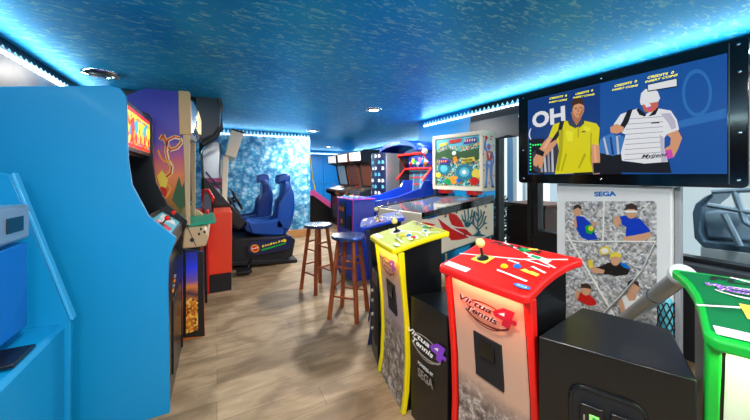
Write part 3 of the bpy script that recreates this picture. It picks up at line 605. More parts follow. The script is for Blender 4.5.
# --- blue lane machine with arched tower (runs back along +x)
e = empty('lane_machine', (1.45, 3.52, 0), 0, 'blue ball-lane machine with a violet-edged coin box and red-framed tower, behind the pinball machine', 'arcade machine')
bx0, ya, yb = 1.45, 3.27, 3.76; zc = 1.0
MB().box(bx0, bx0+.3, ya, yb, .0, zc, 'deep_blue').build('coin_box', e, bevel=.01)
b = MB(); b.tube([(bx0-.004, ya, .02), (bx0-.004, ya, zc), (bx0+.3, ya, zc)], .011, 'violet_trim', 8); b.build('edge_trim', e)
b = MB(); b.tube([(bx0-.004, yb, .02), (bx0-.004, yb, zc), (bx0-.004, ya, zc)], .011, 'violet_trim', 8); b.build('edge_trim', e)
b = MB(); b.box(bx0-.012, bx0-.001, ya+.22, yb-.05, .62, .95, 'black'); o = b.build('coin_door', e, bevel=.003)
for y, z in ((ya+.29, .86), (ya+.38, .86), (ya+.33, .70)):
    b = MB(); b.lathe([(.03, 0), (.03, .006), (.018, .008)], (bx0-.012, y, z), 'orange', 14, (-1,0,0)); b.build('coin_slot', o)
b = MB(); b.box(bx0-.012, bx0-.001, ya+.04, ya+.17, .62, .80, 'black'); b.build('ticket_door', e, bevel=.003)
b = MB(); b.box(bx0+.01, bx0+.29, ya+.01, yb-.01, zc+.001, zc+.012, 'lane_art')
for i in range(7): b.sphere((bx0+.06+.05*(i % 3), ya+.06+.06*i, zc+.018), .018, ('art_cyan', 'yellow', 'pink')[i % 3], 8)
b.build('control_top', e)
xl = 2.45
for y in (ya-.02, yb-.02): MB().prism([(bx0+.305, .70), (bx0+.305, .97), (xl-.35, 1.02), (xl, 1.12), (xl+.05, 1.22), (xl+.3, 1.22), (xl+.3, .70)], 'y', y, y+.035, 'deep_blue').build('side_rail', e, bevel=.006)
b = MB(); b.box(bx0+.305, xl+.3, ya+.017, yb-.022, .70, .90, 'black'); b.box(bx0+.31, xl, ya+.02, yb-.025, .901, .905, 'teal'); b.build('lane', e)
b = MB(); ar = Art((0, ya-.0205, 0), (0,-1,0), b); ar.px = False; ar.u = Vector((1,0,0)); ar.w = Vector((0,0,1))
for i in range(6): ar.poly([(1.85+i*.11, .88), (1.9+i*.11, .90), (1.94+i*.11, .97), (1.92+i*.11, .89)], 'art_white')
b.build('rail_art', e, smooth=0)
for xx in (1.9, 2.6):
    for y in (ya+.04, yb-.07): MB().box(xx-.03, xx+.03, y-.02, y+.03, 0, .70, 'black').build('leg', e)
tx_ = 2.5; t0, t1 = 3.22, 3.84
b = MB(); b.box(tx_+.22, tx_+.36, t0, t1, .905, 1.60, 'navy'); b.build('tower_back', e)
for y in (t0-.025, t1+.001):
    o = MB().prism([(tx_+.36, .905), (tx_+.0, .93) if 0 else (tx_+.06, 1.23), (tx_-.06, 1.24), (tx_+.1, 1.40), (tx_-.04, 1.60), (tx_+.36, 1.60)], 'y', y, y+.024, 'black' if y > 3.5 else 'deep_blue').build('tower_side', e, bevel=.004)
    MB().tube([(tx_-.06, y+.012, 1.22), (tx_+.1, y+.012, 1.40), (tx_-.04, y+.012, 1.60)], .017, 'red', 8).build('red_edge', o)
for z, xx in ((1.60, tx_-.04), (1.395, tx_+.1)): MB().tube([(xx, t0, z), (xx, t1, z)], .017, 'red', 8).build('red_bar', e)
b = MB(); b.box(tx_+.15, tx_+.21, t0+.01, t1-.01, 1.41, 1.58, 'lane_art'); ar = Art((tx_+.15, 0, 0), (-1,0,0), b); ar.px = False; ar.u = Vector((0,-1,0)); ar.w = Vector((0,0,1))
for i, c_ in enumerate(('red', 'yellow', 'btn_green', 'art_white', 'pink', 'btn_blue', 'orange', 'art_white', 'red')): ar.ell(-t1+.07+.06*i, 1.49+.03*((i*2) % 3-1), .04, .04, c_, 10)
b.build('score_panel', e)
b = MB(); b.box(tx_+.16, tx_+.21, t0+.01, t1-.01, .91, 1.37, 'blue_grey'); ar = Art((tx_+.16, 0, 0), (-1,0,0), b); ar.px = False; ar.u = Vector((0,-1,0)); ar.w = Vector((0,0,1))
for i in range(3): ar.line([(-t1+.05, 1.06+.1*i), (-t0-.05, 1.07+.1*i)], .016, 'red'); ar.line([(-t1+.1+.18*i, .98), (-t1+.14+.18*i, 1.35)], .022, 'art_cyan')
b.build('target_panel', e)
b = MB(); b.sphere((tx_-.02, t0-.02, 1.625), .04, 'art_white'); b.build('lamp', e)
# arched machine just behind it
e = empty('arched_machine', (2.7, 4.3, 0), 0, 'navy machine with arched canopy and white-lettered side panel, left of the red-framed tower', 'arcade machine')
n = 14; oute, inn = [], []
for i in range(n+1):
    t = math.pi*i/n; oute.append((3.93+.55*math.cos(t), 1.65+.19*math.sin(t))); inn.append((3.93+.51*math.cos(t), 1.65+.11*math.sin(t)))
o = MB().prism(oute+list(reversed(inn)), 'x', 2.47, 2.95, 'deep_blue').build('canopy', e, bevel=.005)
MB().prism([(3.78, 1.775), (4.06, 1.775), (4.03, 1.81), (3.81, 1.81)], 'x', 2.46, 2.469, 'art_cyan').build('canopy_badge', o)
b = MB(); cv = [(2.42+.12*math.cos(t), 4.32+.24*math.sin(t)) for t in [math.pi/2+math.pi*i/8 for i in range(9)]]
b.prism(cv+[(2.85, 4.08), (2.85, 4.56)], 'z', .0, 1.66, 'navy'); o = b.build('tower', e)
b = MB()
for k in range(7):
    i = 3; z = .98+.1*k
    for j in range(1, 7):
        p, q = cv[j], cv[j+1]; a = .15*(j % 2)
        if (j+k) % 3: 
            d = Vector((q[0]-p[0], q[1]-p[1], 0)); nn = Vector((d.y, -d.x, 0)).normalized(); c0 = Vector((p[0], p[1], 0))
            nn = nn if nn.x < 0 else -nn
            b.add([c0+d*.15+nn*.002+Vector((0,0,z)), c0+d*.85+nn*.002+Vector((0,0,z+.01)), c0+d*.75+nn*.002+Vector((0,0,z+.05)), c0+d*.2+nn*.002+Vector((0,0,z+.06))], [(0,1,2,3)], 'art_cyan' if k % 2 else 'art_white')
b.build('side_lettering', o, smooth=0)
for y in (4.06, 4.562): MB().box(2.38, 2.85, y, y+.018, .0, 1.65, 'silver').build('edge_trim', e, bevel=.003)
MB().box(2.62, 2.9, 3.88, 4.055, 0, 1.62, 'black').build('cabinet', e, bevel=.006)
# orange machine glimpsed between the tower and the pinball backbox
# --- pinball machine
ang = math.radians(11.5)
nc = on_y(0, 0, 1)   # unused anchor
B0 = Vector((2.549, 2.264, 0)); e = empty('pinball_machine', (B0.x, B0.y, 0), ang, 'pinball machine with cream cabinet, red leaf side art and an illustrated backglass', 'pinball machine')
Wd = .685                                    # local: x back, y across, front edge of the backbox at x=0
b = MB(); b.box(0, .25, 0, Wd, 1.12, 1.785, 'cream'); b.build('backbox', e, local=True, bevel=.008)
bb = bpy.data.objects[-1] if False else [o for o in bpy.data.objects if o.name.startswith('backbox')][-1]
b = MB(); b.box(-.006, -.001, .045, Wd-.045, 1.175, 1.74, 'backglass')
ar = Art((-.006, 0, 0), (-1,0,0), b); ar.px = False; ar.u = Vector((0,-1,0)); ar.w = Vector((0,0,1))
U = lambda a, z: (-(Wd-.045)+a*(Wd-.09), 1.175+z*.565)
def pb(l, m): ar.poly([U(x, z) for x, z in l], m)
pb([(0,.55),(.2,.62),(.45,.5),(.6,.58),(1,.52),(1,.75),(.6,.7),(.3,.78),(0,.7)], 'art_green'); pb([(.0,.78),(.3,.84),(.7,.8),(1,.86),(1,1),(0,1)], 'art_cyan')
for cx, cz, r, c_ in ((.2,.36,.16,'teal'),(.2,.36,.09,'art_cyan'),(.68,.28,.19,'teal'),(.68,.28,.11,'art_cyan'), (.68,.28,.05,'art_white'),(.45,.12,.1,'art_orange'),(.06,.22,.07,'art_yellow'),(.94,.25,.1,'art_yellow'),(.45,.68,.05,'art_white'),(.3,.08,.07,'btn_green'),(.9,.1,.09,'leaf_red'),(.55,.1,.05,'btn_blue')):
    x_, z_ = U(cx, cz); ar.ell(x_, z_, r*.6, r*.5, c_)
pb([(.42,.58),(.5,.62),(.55,.52),(.47,.46)], 'orange'); pb([(.08,.82),(.28,.86),(.3,.92),(.1,.9)], 'art_yellow'); pb([(.34,.88),(.6,.9),(.62,.97),(.33,.96)], 'leaf_red')
pb([(.66,.84),(.95,.86),(.93,.97),(.7,.94)], 'art_purple'); pb([(.07,.48),(.33,.44),(.36,.55),(.1,.6)], 'art_purple'); pb([(.62,.46),(.92,.5),(.9,.58),(.66,.55)], 'art_yellow')
for i in range(9): pb([(.7+.026*i,.88),(.72+.026*i,.9),(.715+.026*i,.94),(.695+.026*i,.93)], 'leaf_red' if i % 2 else 'art_white')
for i in range(8): pb([(.1+.026*i,.49),(.12+.026*i,.5),(.115+.026*i,.54),(.1+.026*i,.535)], 'leaf_red' if i % 2 else 'art_yellow')
for i in range(8): pb([(.66+.028*i,.5),(.68+.028*i,.51),(.675+.028*i,.545),(.66+.028*i,.54)], 'art_black')
b.build('backglass', bb, local=True, smooth=0)
b = MB(); 
for y0, y1, z0, z1 in ((.0, Wd, 1.125, 1.17), (0, Wd, 1.745, 1.785), (0, .04, 1.17, 1.745), (Wd-.04, Wd, 1.17, 1.745)): b.box(-.018, -.001, y0, y1, z0, z1, 'cream')
b.build('backbox_frame', bb, local=True, bevel=.003)
# figure printed on the backbox side
Mx = chain(e); nrm = Mx.to_3x3() @ Vector((0,-1,0))
b = MB(); ar = Art(Mx @ Vector((0, -.001, 0)), nrm, b); V = lambda l, m: ar.z(l, 430, 125, 5.6, m)
V([(318,112),(328,102),(340,112),(340,130),(330,142),(320,132)], 'btn_blue'); V([(322,118),(338,116),(337,128),(325,132)], 'leaf_red')
V([(316,148),(332,144),(352,150),(350,182),(338,204),(322,200),(316,178)], 'leaf_red'); V([(326,156),(338,154),(334,190)], 'art_white')
V([(318,196),(344,198),(352,222),(350,262),(350,300),(356,340),(344,340),(338,300),(336,250),(332,222),(326,250),(322,300),(320,344),(308,344),(314,300),(314,250),(312,220)], 'btn_blue')
V([(322,204),(340,206),(334,228)], 'art_white')
V([(316,150),(304,132),(306,98),(312,78),(318,84),(314,104),(316,130),(324,146)], 'btn_blue'); V([(308,80),(312,58),(324,66),(318,84)], 'leaf_red')
V([(350,152),(360,176),(360,214),(352,224),(350,214),(352,182),(344,164)], 'btn_blue'); V([(306,344),(322,344),(320,352),(302,352)], 'art_black'); V([(344,340),(358,340),(362,350),(346,350)], 'art_black')
for x, z in ((300,60),(340,76),(352,110),(298,160),(356,280),(300,220),(345,60),(300,250),(330,320)): V([(x,z),(x+7,z+4),(x+2,z+9),(x-4,z+4)], 'leaf_red')
b.build('side_figure', bb, smooth=0)
for y in (.1, .5): MB().box(.01, .15, y, y+.12, 1.075, 1.119, 'red').build('backbox_hinge', e, local=True, bevel=.004)
# body
xb, xf = .25, -.95
def zt_(x): return .955+(x-xf)/(xb-xf)*.075
zb_ = lambda x: .62-(xb-x)*.06
body = [(xf, zb_(xf)), (xb, zb_(xb)), (xb, zt_(xb)), (xf, zt_(xf))]
MB().prism(body, 'y', .02, Wd-.02, 'cream').build('cabinet', e, local=True, bevel=.006)
for y in (.012, Wd-.045): MB().prism([(xf-.005, zt_(xf)-.045), (xb, zt_(xb)-.045), (xb, zt_(xb)+.045), (xf-.005, zt_(xf)+.012)], 'y', y, y+.033, 'black_gloss').build('side_rail', e, local=True, bevel=.003)
b = MB(); b.prism([(xf+.02, zt_(xf)+.001), (-.02, zt_(0)+.001), (-.02, zt_(0)+.02), (xf+.02, zt_(xf)+.008)], 'y', .046, Wd-.046, 'playfield_glass'); 
gm = b.build('playfield_glass', e, local=True)
S('reef_teal', '#0f5f70', .4)
b = MB(); ar = Art(Mx @ Vector((0, .0195, 0)), nrm, b); V = lambda l, m: ar.z(l, 370, 195, 5.77, m); LN = lambda l, w, m: ar.line([(370+a/5.77, 195+c/5.77) for a, c in l], w/5.77, m)
V([(388,128),(430,158),(470,190),(540,222),(578,244),(520,258),(470,262),(440,225),(412,180)], 'leaf_red')
V([(450,98),(500,116),(528,150),(545,188),(500,184),(472,172),(458,140)], 'leaf_red')
V([(486,190),(545,192),(585,226),(590,240),(560,232),(520,212)], 'leaf_red'); LN([(388,128),(470,190),(582,246)], 5, 'art_white'); LN([(470,180),(500,188),(548,192)], 5, 'art_white')
for l in ([(560,178),(540,150),(528,112)], [(560,178),(552,140),(545,88)], [(562,175),(568,130),(566,74)], [(565,175),(582,140),(590,84)], [(566,178),(594,150),(600,98)], [(552,150),(530,140)], [(575,130),(600,120)]): LN(l, 7, 'reef_teal')
V([(545,165),(585,165),(575,182),(560,188),(548,180)], 'reef_teal')
for l in ([(628,228),(622,180),(626,120),(622,62)], [(622,200),(600,172),(596,130)], [(624,160),(606,130),(602,90)], [(628,200),(655,170),(670,120)], [(626,150),(642,120),(640,84)], [(630,180),(646,150),(658,96)], [(600,172),(584,160)], [(655,170),(675,160)], [(622,120),(610,100)]): LN(l, 7, 'reef_teal')
V([(586,236),(612,222),(624,206),(636,206),(640,224),(672,234),(640,240)], 'reef_teal')
for x, z in ((412,112),(436,124),(440,112),(500,100),(515,84),(668,66),(660,100),(672,190),(560,210),(548,228)): ar.ell(370+x/5.77, 195+z/5.77, .9, 1.1, 'dark_red', 8)
LN([(300,132),(350,122),(392,108)], 5, 'reef_teal'); LN([(330,140),(388,122)], 5, 'btn_blue'); V([(250,150),(330,160),(380,170),(340,190),(260,190)], 'leaf_red')
b.build('side_art', e, smooth=0)
b = MB(); b.prism([(xf, zb_(xf)-.012), (xb, zb_(xb)-.012), (xb, zb_(xb)-.001), (xf, zb_(xf)-.001)], 'y', .015, Wd-.015, 'reef_teal'); b.build('bottom_trim', e, local=True)
for x in (xf+.05, xb-.05):
    for y in (.045, Wd-.045):
        b = MB(); b.tube([(x, y, 0), (x, y, zb_(x)-.012)], .02, 'chrome', 10); b.lathe([(.028, 0), (.028, .012), (.01, .02)], (x, y, 0), 'rubber', 14); b.build('leg', e, local=True)
b = MB(); b.tube([(xf-.005, .3, .80), (xf-.06, .3, .80)], .01, 'chrome', 10); b.sphere((xf-.07, .3, .80), .018, 'black'); b.build('plunger', e, local=True)
# ================================================================== TENNIS STATIONS
def logo(ar, c, w, col, four, col2='art_white', ring='art_white'):
    """round swoosh logo with two lines of lettering and a big 4; plane coords"""
    x, z = c
    P = lambda a, b_: (x+a*w, z+b_*w)
    def arc(t0, t1, rx, rz, wd, m, oy=0):
        ar.line([P(rx*math.cos(t), oy+rz*math.sin(t)) for t in [t0+(t1-t0)*i/10 for i in range(11)]], wd*w, m)
    arc(.5, 2.7, .40, .16, .025, ring); arc(3.5, 5.9, .42, .19, .03, ring); arc(3.8, 5.6, .34, .23, .018, ring)
    for dx, m in ((0, 'out'), (0, col)):
        bo = .03
        if m == 'out': m = 'art_white' if col != 'art_white' else 'art_black'; bo = .075
        ar.text('Virtua', P(-.5+dx, .05-dx), P(.12+dx, .03-dx), .105*w, m, .35, bo)
        ar.text('Tennis', P(-.36+dx, -.08-dx), P(.22+dx, -.10-dx), .105*w, m, .35, bo)
    ar.poly([P(.14,.10), P(.34,.23), P(.52,.23), P(.46,.10), P(.54,.10), P(.52,.03), P(.44,.03), P(.41,-.06), P(.28,-.06), P(.31,.03), P(.17,.03)], four)
    ar.poly([P(.24,.10), P(.35,.16), P(.34,.10)], col2)
def station(loc, rz, label, colr, deck, prnt, sideart=True, lamp=(1, .2, .1), number=None):
    e = empty('player_station', (loc[0], loc[1], 0), rz, label, 'arcade control station', 'player stations of the tennis game')
    h = .19
    pr = [(.035, 0), (.055, .12), (.062, .3), (.055, .5), (.035, .70), (.012, .88)]      # front curve (x,z)
    # black body
    b = MB(); b.prism([(x+.006, z) for x, z in pr]+[(.285, .948), (.285, .0)], 'y', -h+.012, h-.012, 'black'); b.build('body', e, local=True, bevel=.003)
    # printed front
    n = len(pr); b = MB(); v = []
    for x, z in pr: v += [(x+.002, -h+.026, z), (x+.002, h-.026, z)]
    b.add(v, [(2*i, 2*i+2, 2*i+3, 2*i+1) for i in range(n-1)], prnt)
    # a strip of the same print at the top, logo lettering lies on it
    p0 = Vector((.030, 0, .70)); p1 = Vector((.010, 0, .88)); w_ = (p1-p0).normalized(); nn = Vector((0,-1,0)).cross(w_); nn = nn if nn.x < 0 else -nn
    ar = Art(p0+nn*.007, nn, b); ar.px = False; ar.u = Vector((0,-1,0)); ar.w = w_
    logo(ar, (.012, .062), .25, 'dark_red' if colr in ('red', 'yellow') else 'navy', 'logo_crimson' if colr == 'red' else 'lilac_logo', 'art_white', 'dark_red' if colr in ('red', 'yellow') else 'navy')
    b.build('front_print', e, local=True)
    b = MB(); 
    def fx(z):
        for (xa, za), (xb_, zb_) in zip(pr[:-1], pr[1:]):
            if za <= z <= zb_: return xa+(xb_-xa)*(z-za)/(zb_-za)
    q = [(fx(.47)-.004, .47), (fx(.5)-.004, .5), (fx(.655)-.004, .655), (fx(.655)+.01, .655), (fx(.47)+.01, .47)]
    b.prism(q, 'y', -.065, .065, 'black_matte'); o = b.build('access_door', e, local=True, bevel=.002)
    b = MB(); b.box(q[2][0]-.0, q[2][0]+.006, -.035, .035, .57, .635, 'black_gloss'); b.build('slot_plate', o, local=True)
    for s in (-1, 1):
        b = MB(); b.prism([(x-.010, z) for x, z in pr]+[(pr[-1][0]+.03, .88)]+[(x+.018, z) for x, z in reversed(pr[:-1])], 'y', s*h-.018, s*h+.008, colr) if s > 0 else b.prism([(x-.010, z) for x, z in pr]+[(pr[-1][0]+.03, .88)]+[(x+.018, z) for x, z in reversed(pr[:-1])], 'y', s*h-.008, s*h+.018, colr)
        b.build('edge_trim', e, local=True, bevel=.005)
    # deck
    z0, z1, xa, xb_ = .90, .982, -.03, .305
    zz = lambda x: z0+(z1-z0)*(x-xa)/(xb_-xa)
    half = [(-.012, .206), (.02, .204), (.10, .198), (.17, .198), (.23, .205), (.265, .214), (.295, .228), (.305, .228)]
    out = [(-.03, -.192), (-.036, 0), (-.03, .192)]+half+[(.309, .218), (.309, -.218)]+[(x, -y) for x, y in reversed(half)]
    b = MB(); dc = 'deep_blue' if colr == 'navy' else colr; b.loft([(x, y, zz(x)-.03) for x, y in out], [(x, y, zz(x)) for x, y in out], dc, dc)
    dk = b.build('deck', e, local=True, bevel=.008, seg=3)
    s_ = .93; N = Vector((-(z1-z0), 0, xb_-xa)).normalized(); W = Vector((xb_-xa, 0, z1-z0)).normalized()
    b = MB(); P0 = Vector((.16, 0, zz(.16)))+N*.0006
    ar = Art(P0, N, b); ar.px = False; ar.u = Vector((0,-1,0)); ar.w = W      # plane coords: (right, away)
    ar.poly([(-y*s_, (x-.16)*s_) for x, y in reversed(out)], deck)
    ar.line([(-.20, -.055), (.05, .03), (.19, .115)], .008, 'art_white'); ar.line([(-.10, .142), (.185, .03)], .008, 'art_white'); ar.line([(-.17, .165), (-.03, -.0)], .006, 'art_white') if False else None
    ar.poly([(-.185, -.175), (.04 if colr == 'green' else -.06, -.178), (.04 if colr == 'green' else -.06, -.145), (-.185, -.14)], 'art_white'); ar.text('INSERT', (-.18, -.168), (-.07, -.169), .012, 'dark_grey') if False else None
    ar.text('PLAYER', (-.15, .105), (.09, .105), .03, 'art_black', .2, .03)
    ar.poly([(-.115, -.08), (-.04, -.08), (-.04, -.01), (-.115, -.01)], 'art_yellow' if colr != 'yellow' else 'art_white')
    if colr == 'green': logo(ar, (-.09, .055), .15, 'lilac_logo', 'lilac_logo')
    else:
        ar.poly([(.06, .06), (.15, .045), (.15, .075), (.06, .09)], 'art_white'); ar.poly([(.07, .065), (.11, .058), (.11, .078), (.07, .084)], 'btn_green'); ar.line([(.07, .03), (.17, .02)], .006, 'art_white')
        ar.poly([(.0, .09), (.05, .10), (.04, .125), (.0, .12)], 'btn_green'); ar.poly([(.03, .115), (.07, .13), (.06, .14), (.03, .13)], 'art_yellow')
    for q in ([(.03, -.10), (.16, -.115)], [(.12, -.01), (.18, -.03)], [(.02, -.01), (.07, -.015)]): ar.line(q, .010, 'art_white')
    ar.poly([(.10, -.06), (.17, -.07), (.17, -.05), (.11, -.04)], 'art_yellow'); ar.ell(.165, -.155, .03, .012, 'btn_blue'); ar.text('SEGA', (.145, -.159), (.185, -.160), .009, 'art_white')
    b.build('deck_print', dk, local=True, smooth=0)
    def dp(r, a): return P0+Vector((0,-1,0))*r+W*a+N*.002
    stick(dk, dp(-.078, -.045), N, 'ball_cream', 1.15, world=False)
    for (r, a, m, rr) in ((.035, -.06, 'btn_yellow', .0125), (.075, -.035, 'btn_blue', .0125), (.13, -.035, 'btn_red', .015), (.02, .105, 'btn_green', .013)): button(dk, dp(r, a), N, m, rr, world=False)
    # lamp under the deck lights the print
    l = bpy.data.lights.new('underdeck_lamp', 'AREA'); l.shape = 'RECTANGLE'; l.size = .03; l.size_y = .32; l.energy = 1.3; l.color = lamp
    lo = bpy.data.objects.new('underdeck_lamp', l); COL.objects.link(lo); lo.parent = e; lo.location = (-.006, 0, .85); lo.rotation_euler = (0, math.radians(-12), 0)
    return e
station((.886, 1.535), math.radians(-9), 'yellow-trimmed tennis control station with a joystick, between the blue and red ones', 'yellow', 'yellow_deck', 'print_yellow', lamp=(1, .6, .1))
station((.905, .82), math.radians(4), 'red-trimmed tennis control station, front and centre', 'red', 'red_deck', 'print_red', lamp=(1, .18, .12))
station((1.17, .078), math.radians(23), 'green-trimmed tennis control station, cropped by the right edge', 'green', 'green_deck', 'print_green', lamp=(.5, 1, .3))
station((1.08, 2.20), math.radians(-27), 'blue tennis control station with dark side, half hidden behind the yellow one', 'navy', 'blue_laminate', 'print_blue', lamp=(.3, .5, 1))
# linking boxes
def link(name, pts, z, label):
    c = Vector((sum(p[0] for p in pts)/4, sum(p[1] for p in pts)/4, 0)); e = empty(name, c, 0, label, 'arcade machine housing', 'black boxes between the player stations')
    b = MB(); b.loft([(x, y, 0) for x, y in pts], [(x, y, z) for x, y in pts], 'black'); b.build('housing', e, bevel=.004)
    return e
b1 = [(.925, 1.315), (.930, 1.036), (1.22, 1.062), (1.20, 1.26)]
e = link('linking_box', b1, .65, 'low black box with a white and purple logo between the yellow and red stations')
n = Vector((-1, 0, 0)); b = MB(); ar = Art((.924, 1.19, 0), n, b)
ar.px = False; ar.p0 = Vector((.925, 1.19, .50)); ar.n = Vector((-(1.362-1.022), -(.005), 0)).normalized(); ar.u = Vector((.005, -.34, 0)).normalized(); ar.w = Vector((0,0,1))
logo(ar, (0, -.065), .29, 'art_white', 'lilac_logo', 'art_white', 'silver'); b.build('logo', e, smooth=0); b = MB(); ar.mb = b; ar.text('POWERED BY', (-.055, -.18), (.065, -.18), .018, 'art_white', .1, .02); ar.text('SEGA', (-.055, -.24), (.065, -.24), .045, 'silver', 0, .03)
b.build('maker_lettering', e, smooth=0)
b2 = [(.93, .60), (1.092, .278), (1.375, .415), (1.29, .65)]
e = link('coin_box', b2, .77, 'black box with coin slots between the red and green stations, at the bottom right')
p0 = Vector((b2[0][0], b2[0][1], 0)); p1 = Vector((b2[1][0], b2[1][1], 0)); u = (p1-p0).normalized(); nn = Vector((u.y, -u.x, 0)); nn = nn if nn.x < 0 else -nn
Tm = Matrix.Translation(p0) @ Matrix(((u.x, nn.x, 0, 0), (u.y, nn.y, 0, 0), (0, 0, 1, 0), (0, 0, 0, 1)))
def rr(x0, x1, z0, z1, r, n=5):
    o = []
    for cx, cz, t0 in ((x1-r, z1-r, 0), (x0+r, z1-r, 90), (x0+r, z0+r, 180), (x1-r, z0+r, 270)):
        for i in range(n+1): t = math.radians(t0+90*i/n); o.append((cx+r*math.cos(t), cz+r*math.sin(t)))
    return o
b = MB(); b.tube([(x, .004, z) for x, z in rr(.088, .262, .40, .655, .035)], .006, 'black', 8, closed=True); b.xf(Tm).build('coin_door_frame', e)
b = MB(); b.prism(rr(.09, .26, .402, .653, .033), 'y', .001, .006, 'black_matte'); b.xf(Tm); cd = b.build('coin_door', e, bevel=.002)
for k in range(2):
    x = .112+.072*k; b = MB(); b.box(x, x+.055, .007, .020, .53, .615, 'black'); b.xf(Tm); o = b.build('coin_slot', cd, bevel=.003)
    b = MB(); b.box(x+.022, x+.046, .0205, .023, .56, .592, 'coin_lamp'); b.box(x+.030, x+.038, .0232, .0238, .566, .586, 'green'); b.box(x+.008, x+.012, .0205, .022, .55, .585, 'silver'); b.xf(Tm); b.build('slot_light', o)
b3 = [(1.02, 1.955), (.965, 1.765), (1.19, 1.72), (1.24, 1.835)]
e = link('linking_box', b3, .62, 'narrow black box with door knobs between the blue and yellow stations')
p0 = Vector((b3[0][0], b3[0][1], 0)); p1 = Vector((b3[1][0], b3[1][1], 0)); u = (p1-p0).normalized(); nn = Vector((u.y, -u.x, 0)); nn = nn if nn.x < 0 else -nn
Tm = Matrix.Translation(p0) @ Matrix(((u.x, nn.x, 0, 0), (u.y, nn.y, 0, 0), (0, 0, 1, 0), (0, 0, 0, 1)))
b = MB(); b.box(.02, .17, .001, .006, .12, .52, 'black_matte'); b.xf(Tm); o = b.build('coin_door', e, bevel=.002)
b = MB()
for z in (.2, .3, .4, .47): b.lathe([(.012, 0), (.012, .012), (.006, .016)], (.08, .007, z), 'silver', 12, (0,1,0))
b.xf(Tm); b.build('lock', o)
# ---------------------------------------------------------------- big screen
XS = 2.5
e = empty('large_screen', (2.55, 1.12, 1.234), 0, 'wide black-framed screen showing two tennis players, above the white panel', 'screen')
b = MB(); z0, z1, y0, y1 = 1.228, 2.047, .445, 1.81; r = .03
b.prism(rr(y0, y1, z0, z1, r), 'x', XS, XS+.10, 'black_gloss'); b.build('bezel', e, bevel=.004)
b = MB(); b.box(XS+.1, XS+.26, .75, 1.5, 1.3, 1.85, 'black_matte'); b.build('wall_mount', e)
b = MB(); xf_ = XS-.0012; b.box(xf_, XS-.0002, .521, 1.711, 1.306, 1.978, 's_blue')
ar = Art((xf_, 0, 0), (-1,0,0), b)
Z = lambda l, m: ar.z(l, 525, 85, 4.42, m)
Y_ = lambda l, m: ar.z(l, 600, 60, 3.36, m)
# backdrop tones
ar.poly([(528.5,101),(600,84),(600,172),(528.5,173)], 's_blue2'); ar.poly([(660,75),(690,66),(726,56),(726,172),(690,173)], 's_blue'); ar.ell(697, 93, 15, 24, 's_blue3', 24); ar.ell(697, 93, 12, 20, 's_blue', 24); ar.poly([(655,128),(726,108),(726,118),(655,133)], 's_blue3')
Z([(16,240),(85,235),(85,395),(16,390)], 's_black')
for i in range(2):
    for k in range(9): 
        if i == 0: ar.ell(525+(24+i*16)/4.42, 85+(262+k*14)/4.42, .9, .9, 'green_led', 6)
for k in range(4): ar.ell(525+(36+k*11)/4.42, 85+(266-k)/4.42, .9, .9, 'green_led', 6)
for k in range(3): ar.ell(525+(38+k*8)/4.42, 85+(305-k)/4.42, .8, .8, 'green_led', 6)
pa, pbx = (532.5, 128.6), (565.5, 122.4)
ar.text('OH', pa, pbx, .14, 's_white', 0, .04); ar.text(')', (531.4, 128.4), (528.7, 128.8), .10, 's_white', 0, .02)
# bags
Z([(32,300),(60,278),(110,268),(150,280),(150,390),(60,390),(34,372)], 's_bag')
for k in range(4): Z([(62+k*18,290-k*4),(70+k*18,288-k*4),(80+k*16,385),(70+k*16,385)], 's_baglt' if k % 2 else 's_stripe')
Z([(325,262),(345,228),(385,214),(430,238),(442,300),(430,318),(330,300)], 's_bagblue')
for k in range(4): Z([(340+k*24,236-k*4),(350+k*24,232-k*3),(352+k*22,300),(342+k*22,300)], 's_baglt' if k % 2 else 's_blue2')
Z([(330,300),(430,318),(425,395),(332,395)], 's_black')
# yellow player: arm, neck, head, shirt
Z([(108,225),(150,245),(120,285),(88,315),(75,365),(62,368),(58,350),(52,362),(38,355),(36,328),(62,285),(80,255)], 's_skin')
Z([(48,290),(58,280),(86,296),(80,316),(50,305)], 's_black')
Z([(203,118),(210,150),(228,180),(248,150),(254,118)], 's_skin_d'); Z([(293,262),(327,262),(334,345),(330,392),(303,395),(294,320)], 's_skin'); Z([(300,345),(333,343),(333,388),(304,392)], 's_black')
Z([(125,175),(172,158),(200,160),(232,190),(252,155),(262,158),(315,170),(330,190),(325,266),(294,262),(290,300),(300,388),(215,390),(132,394),(150,290),(140,240),(104,230)], 's_yellow')
Z([(290,210),(296,212),(292,300),(298,370),(286,330)], 's_yellow_d'); Z([(180,300),(186,305),(165,380),(158,382)], 's_yellow_d'); Z([(232,190),(240,192),(238,230),(232,232)], 's_yellow_d'); Z([(262,300),(270,310),(240,370),(234,366)], 's_yellow_d')
Z([(188,160),(204,155),(230,182),(224,192),(196,178)], 's_collar'); Z([(252,150),(262,155),(262,170),(240,190),(234,182)], 's_collar')
Z([(208,92),(212,122),(222,140),(236,146),(250,138),(260,118),(262,92),(240,80),(215,84)], 's_skin'); Z([(203,104),(204,84),(212,64),(234,54),(254,62),(262,80),(262,96),(256,86),(236,82),(216,90),(210,106)], 's_hair')
for q in ([(219,102),(230,100),(230,104),(220,106)], [(241,98),(252,98),(252,102),(242,102)]): Z(q, 's_hair')
Z([(234,104),(238,104),(240,118),(232,119)], 's_skin_d'); Z([(226,128),(246,126),(244,131),(228,132)], 's_skin_d')
Z([(154,160),(174,158),(162,205),(140,240),(108,258),(128,226),(146,200)], 's_black'); Z([(215,388),(298,384),(300,396),(215,396)], 's_black'); Z([(250,205),(268,203),(266,208),(252,210)], 's_black')
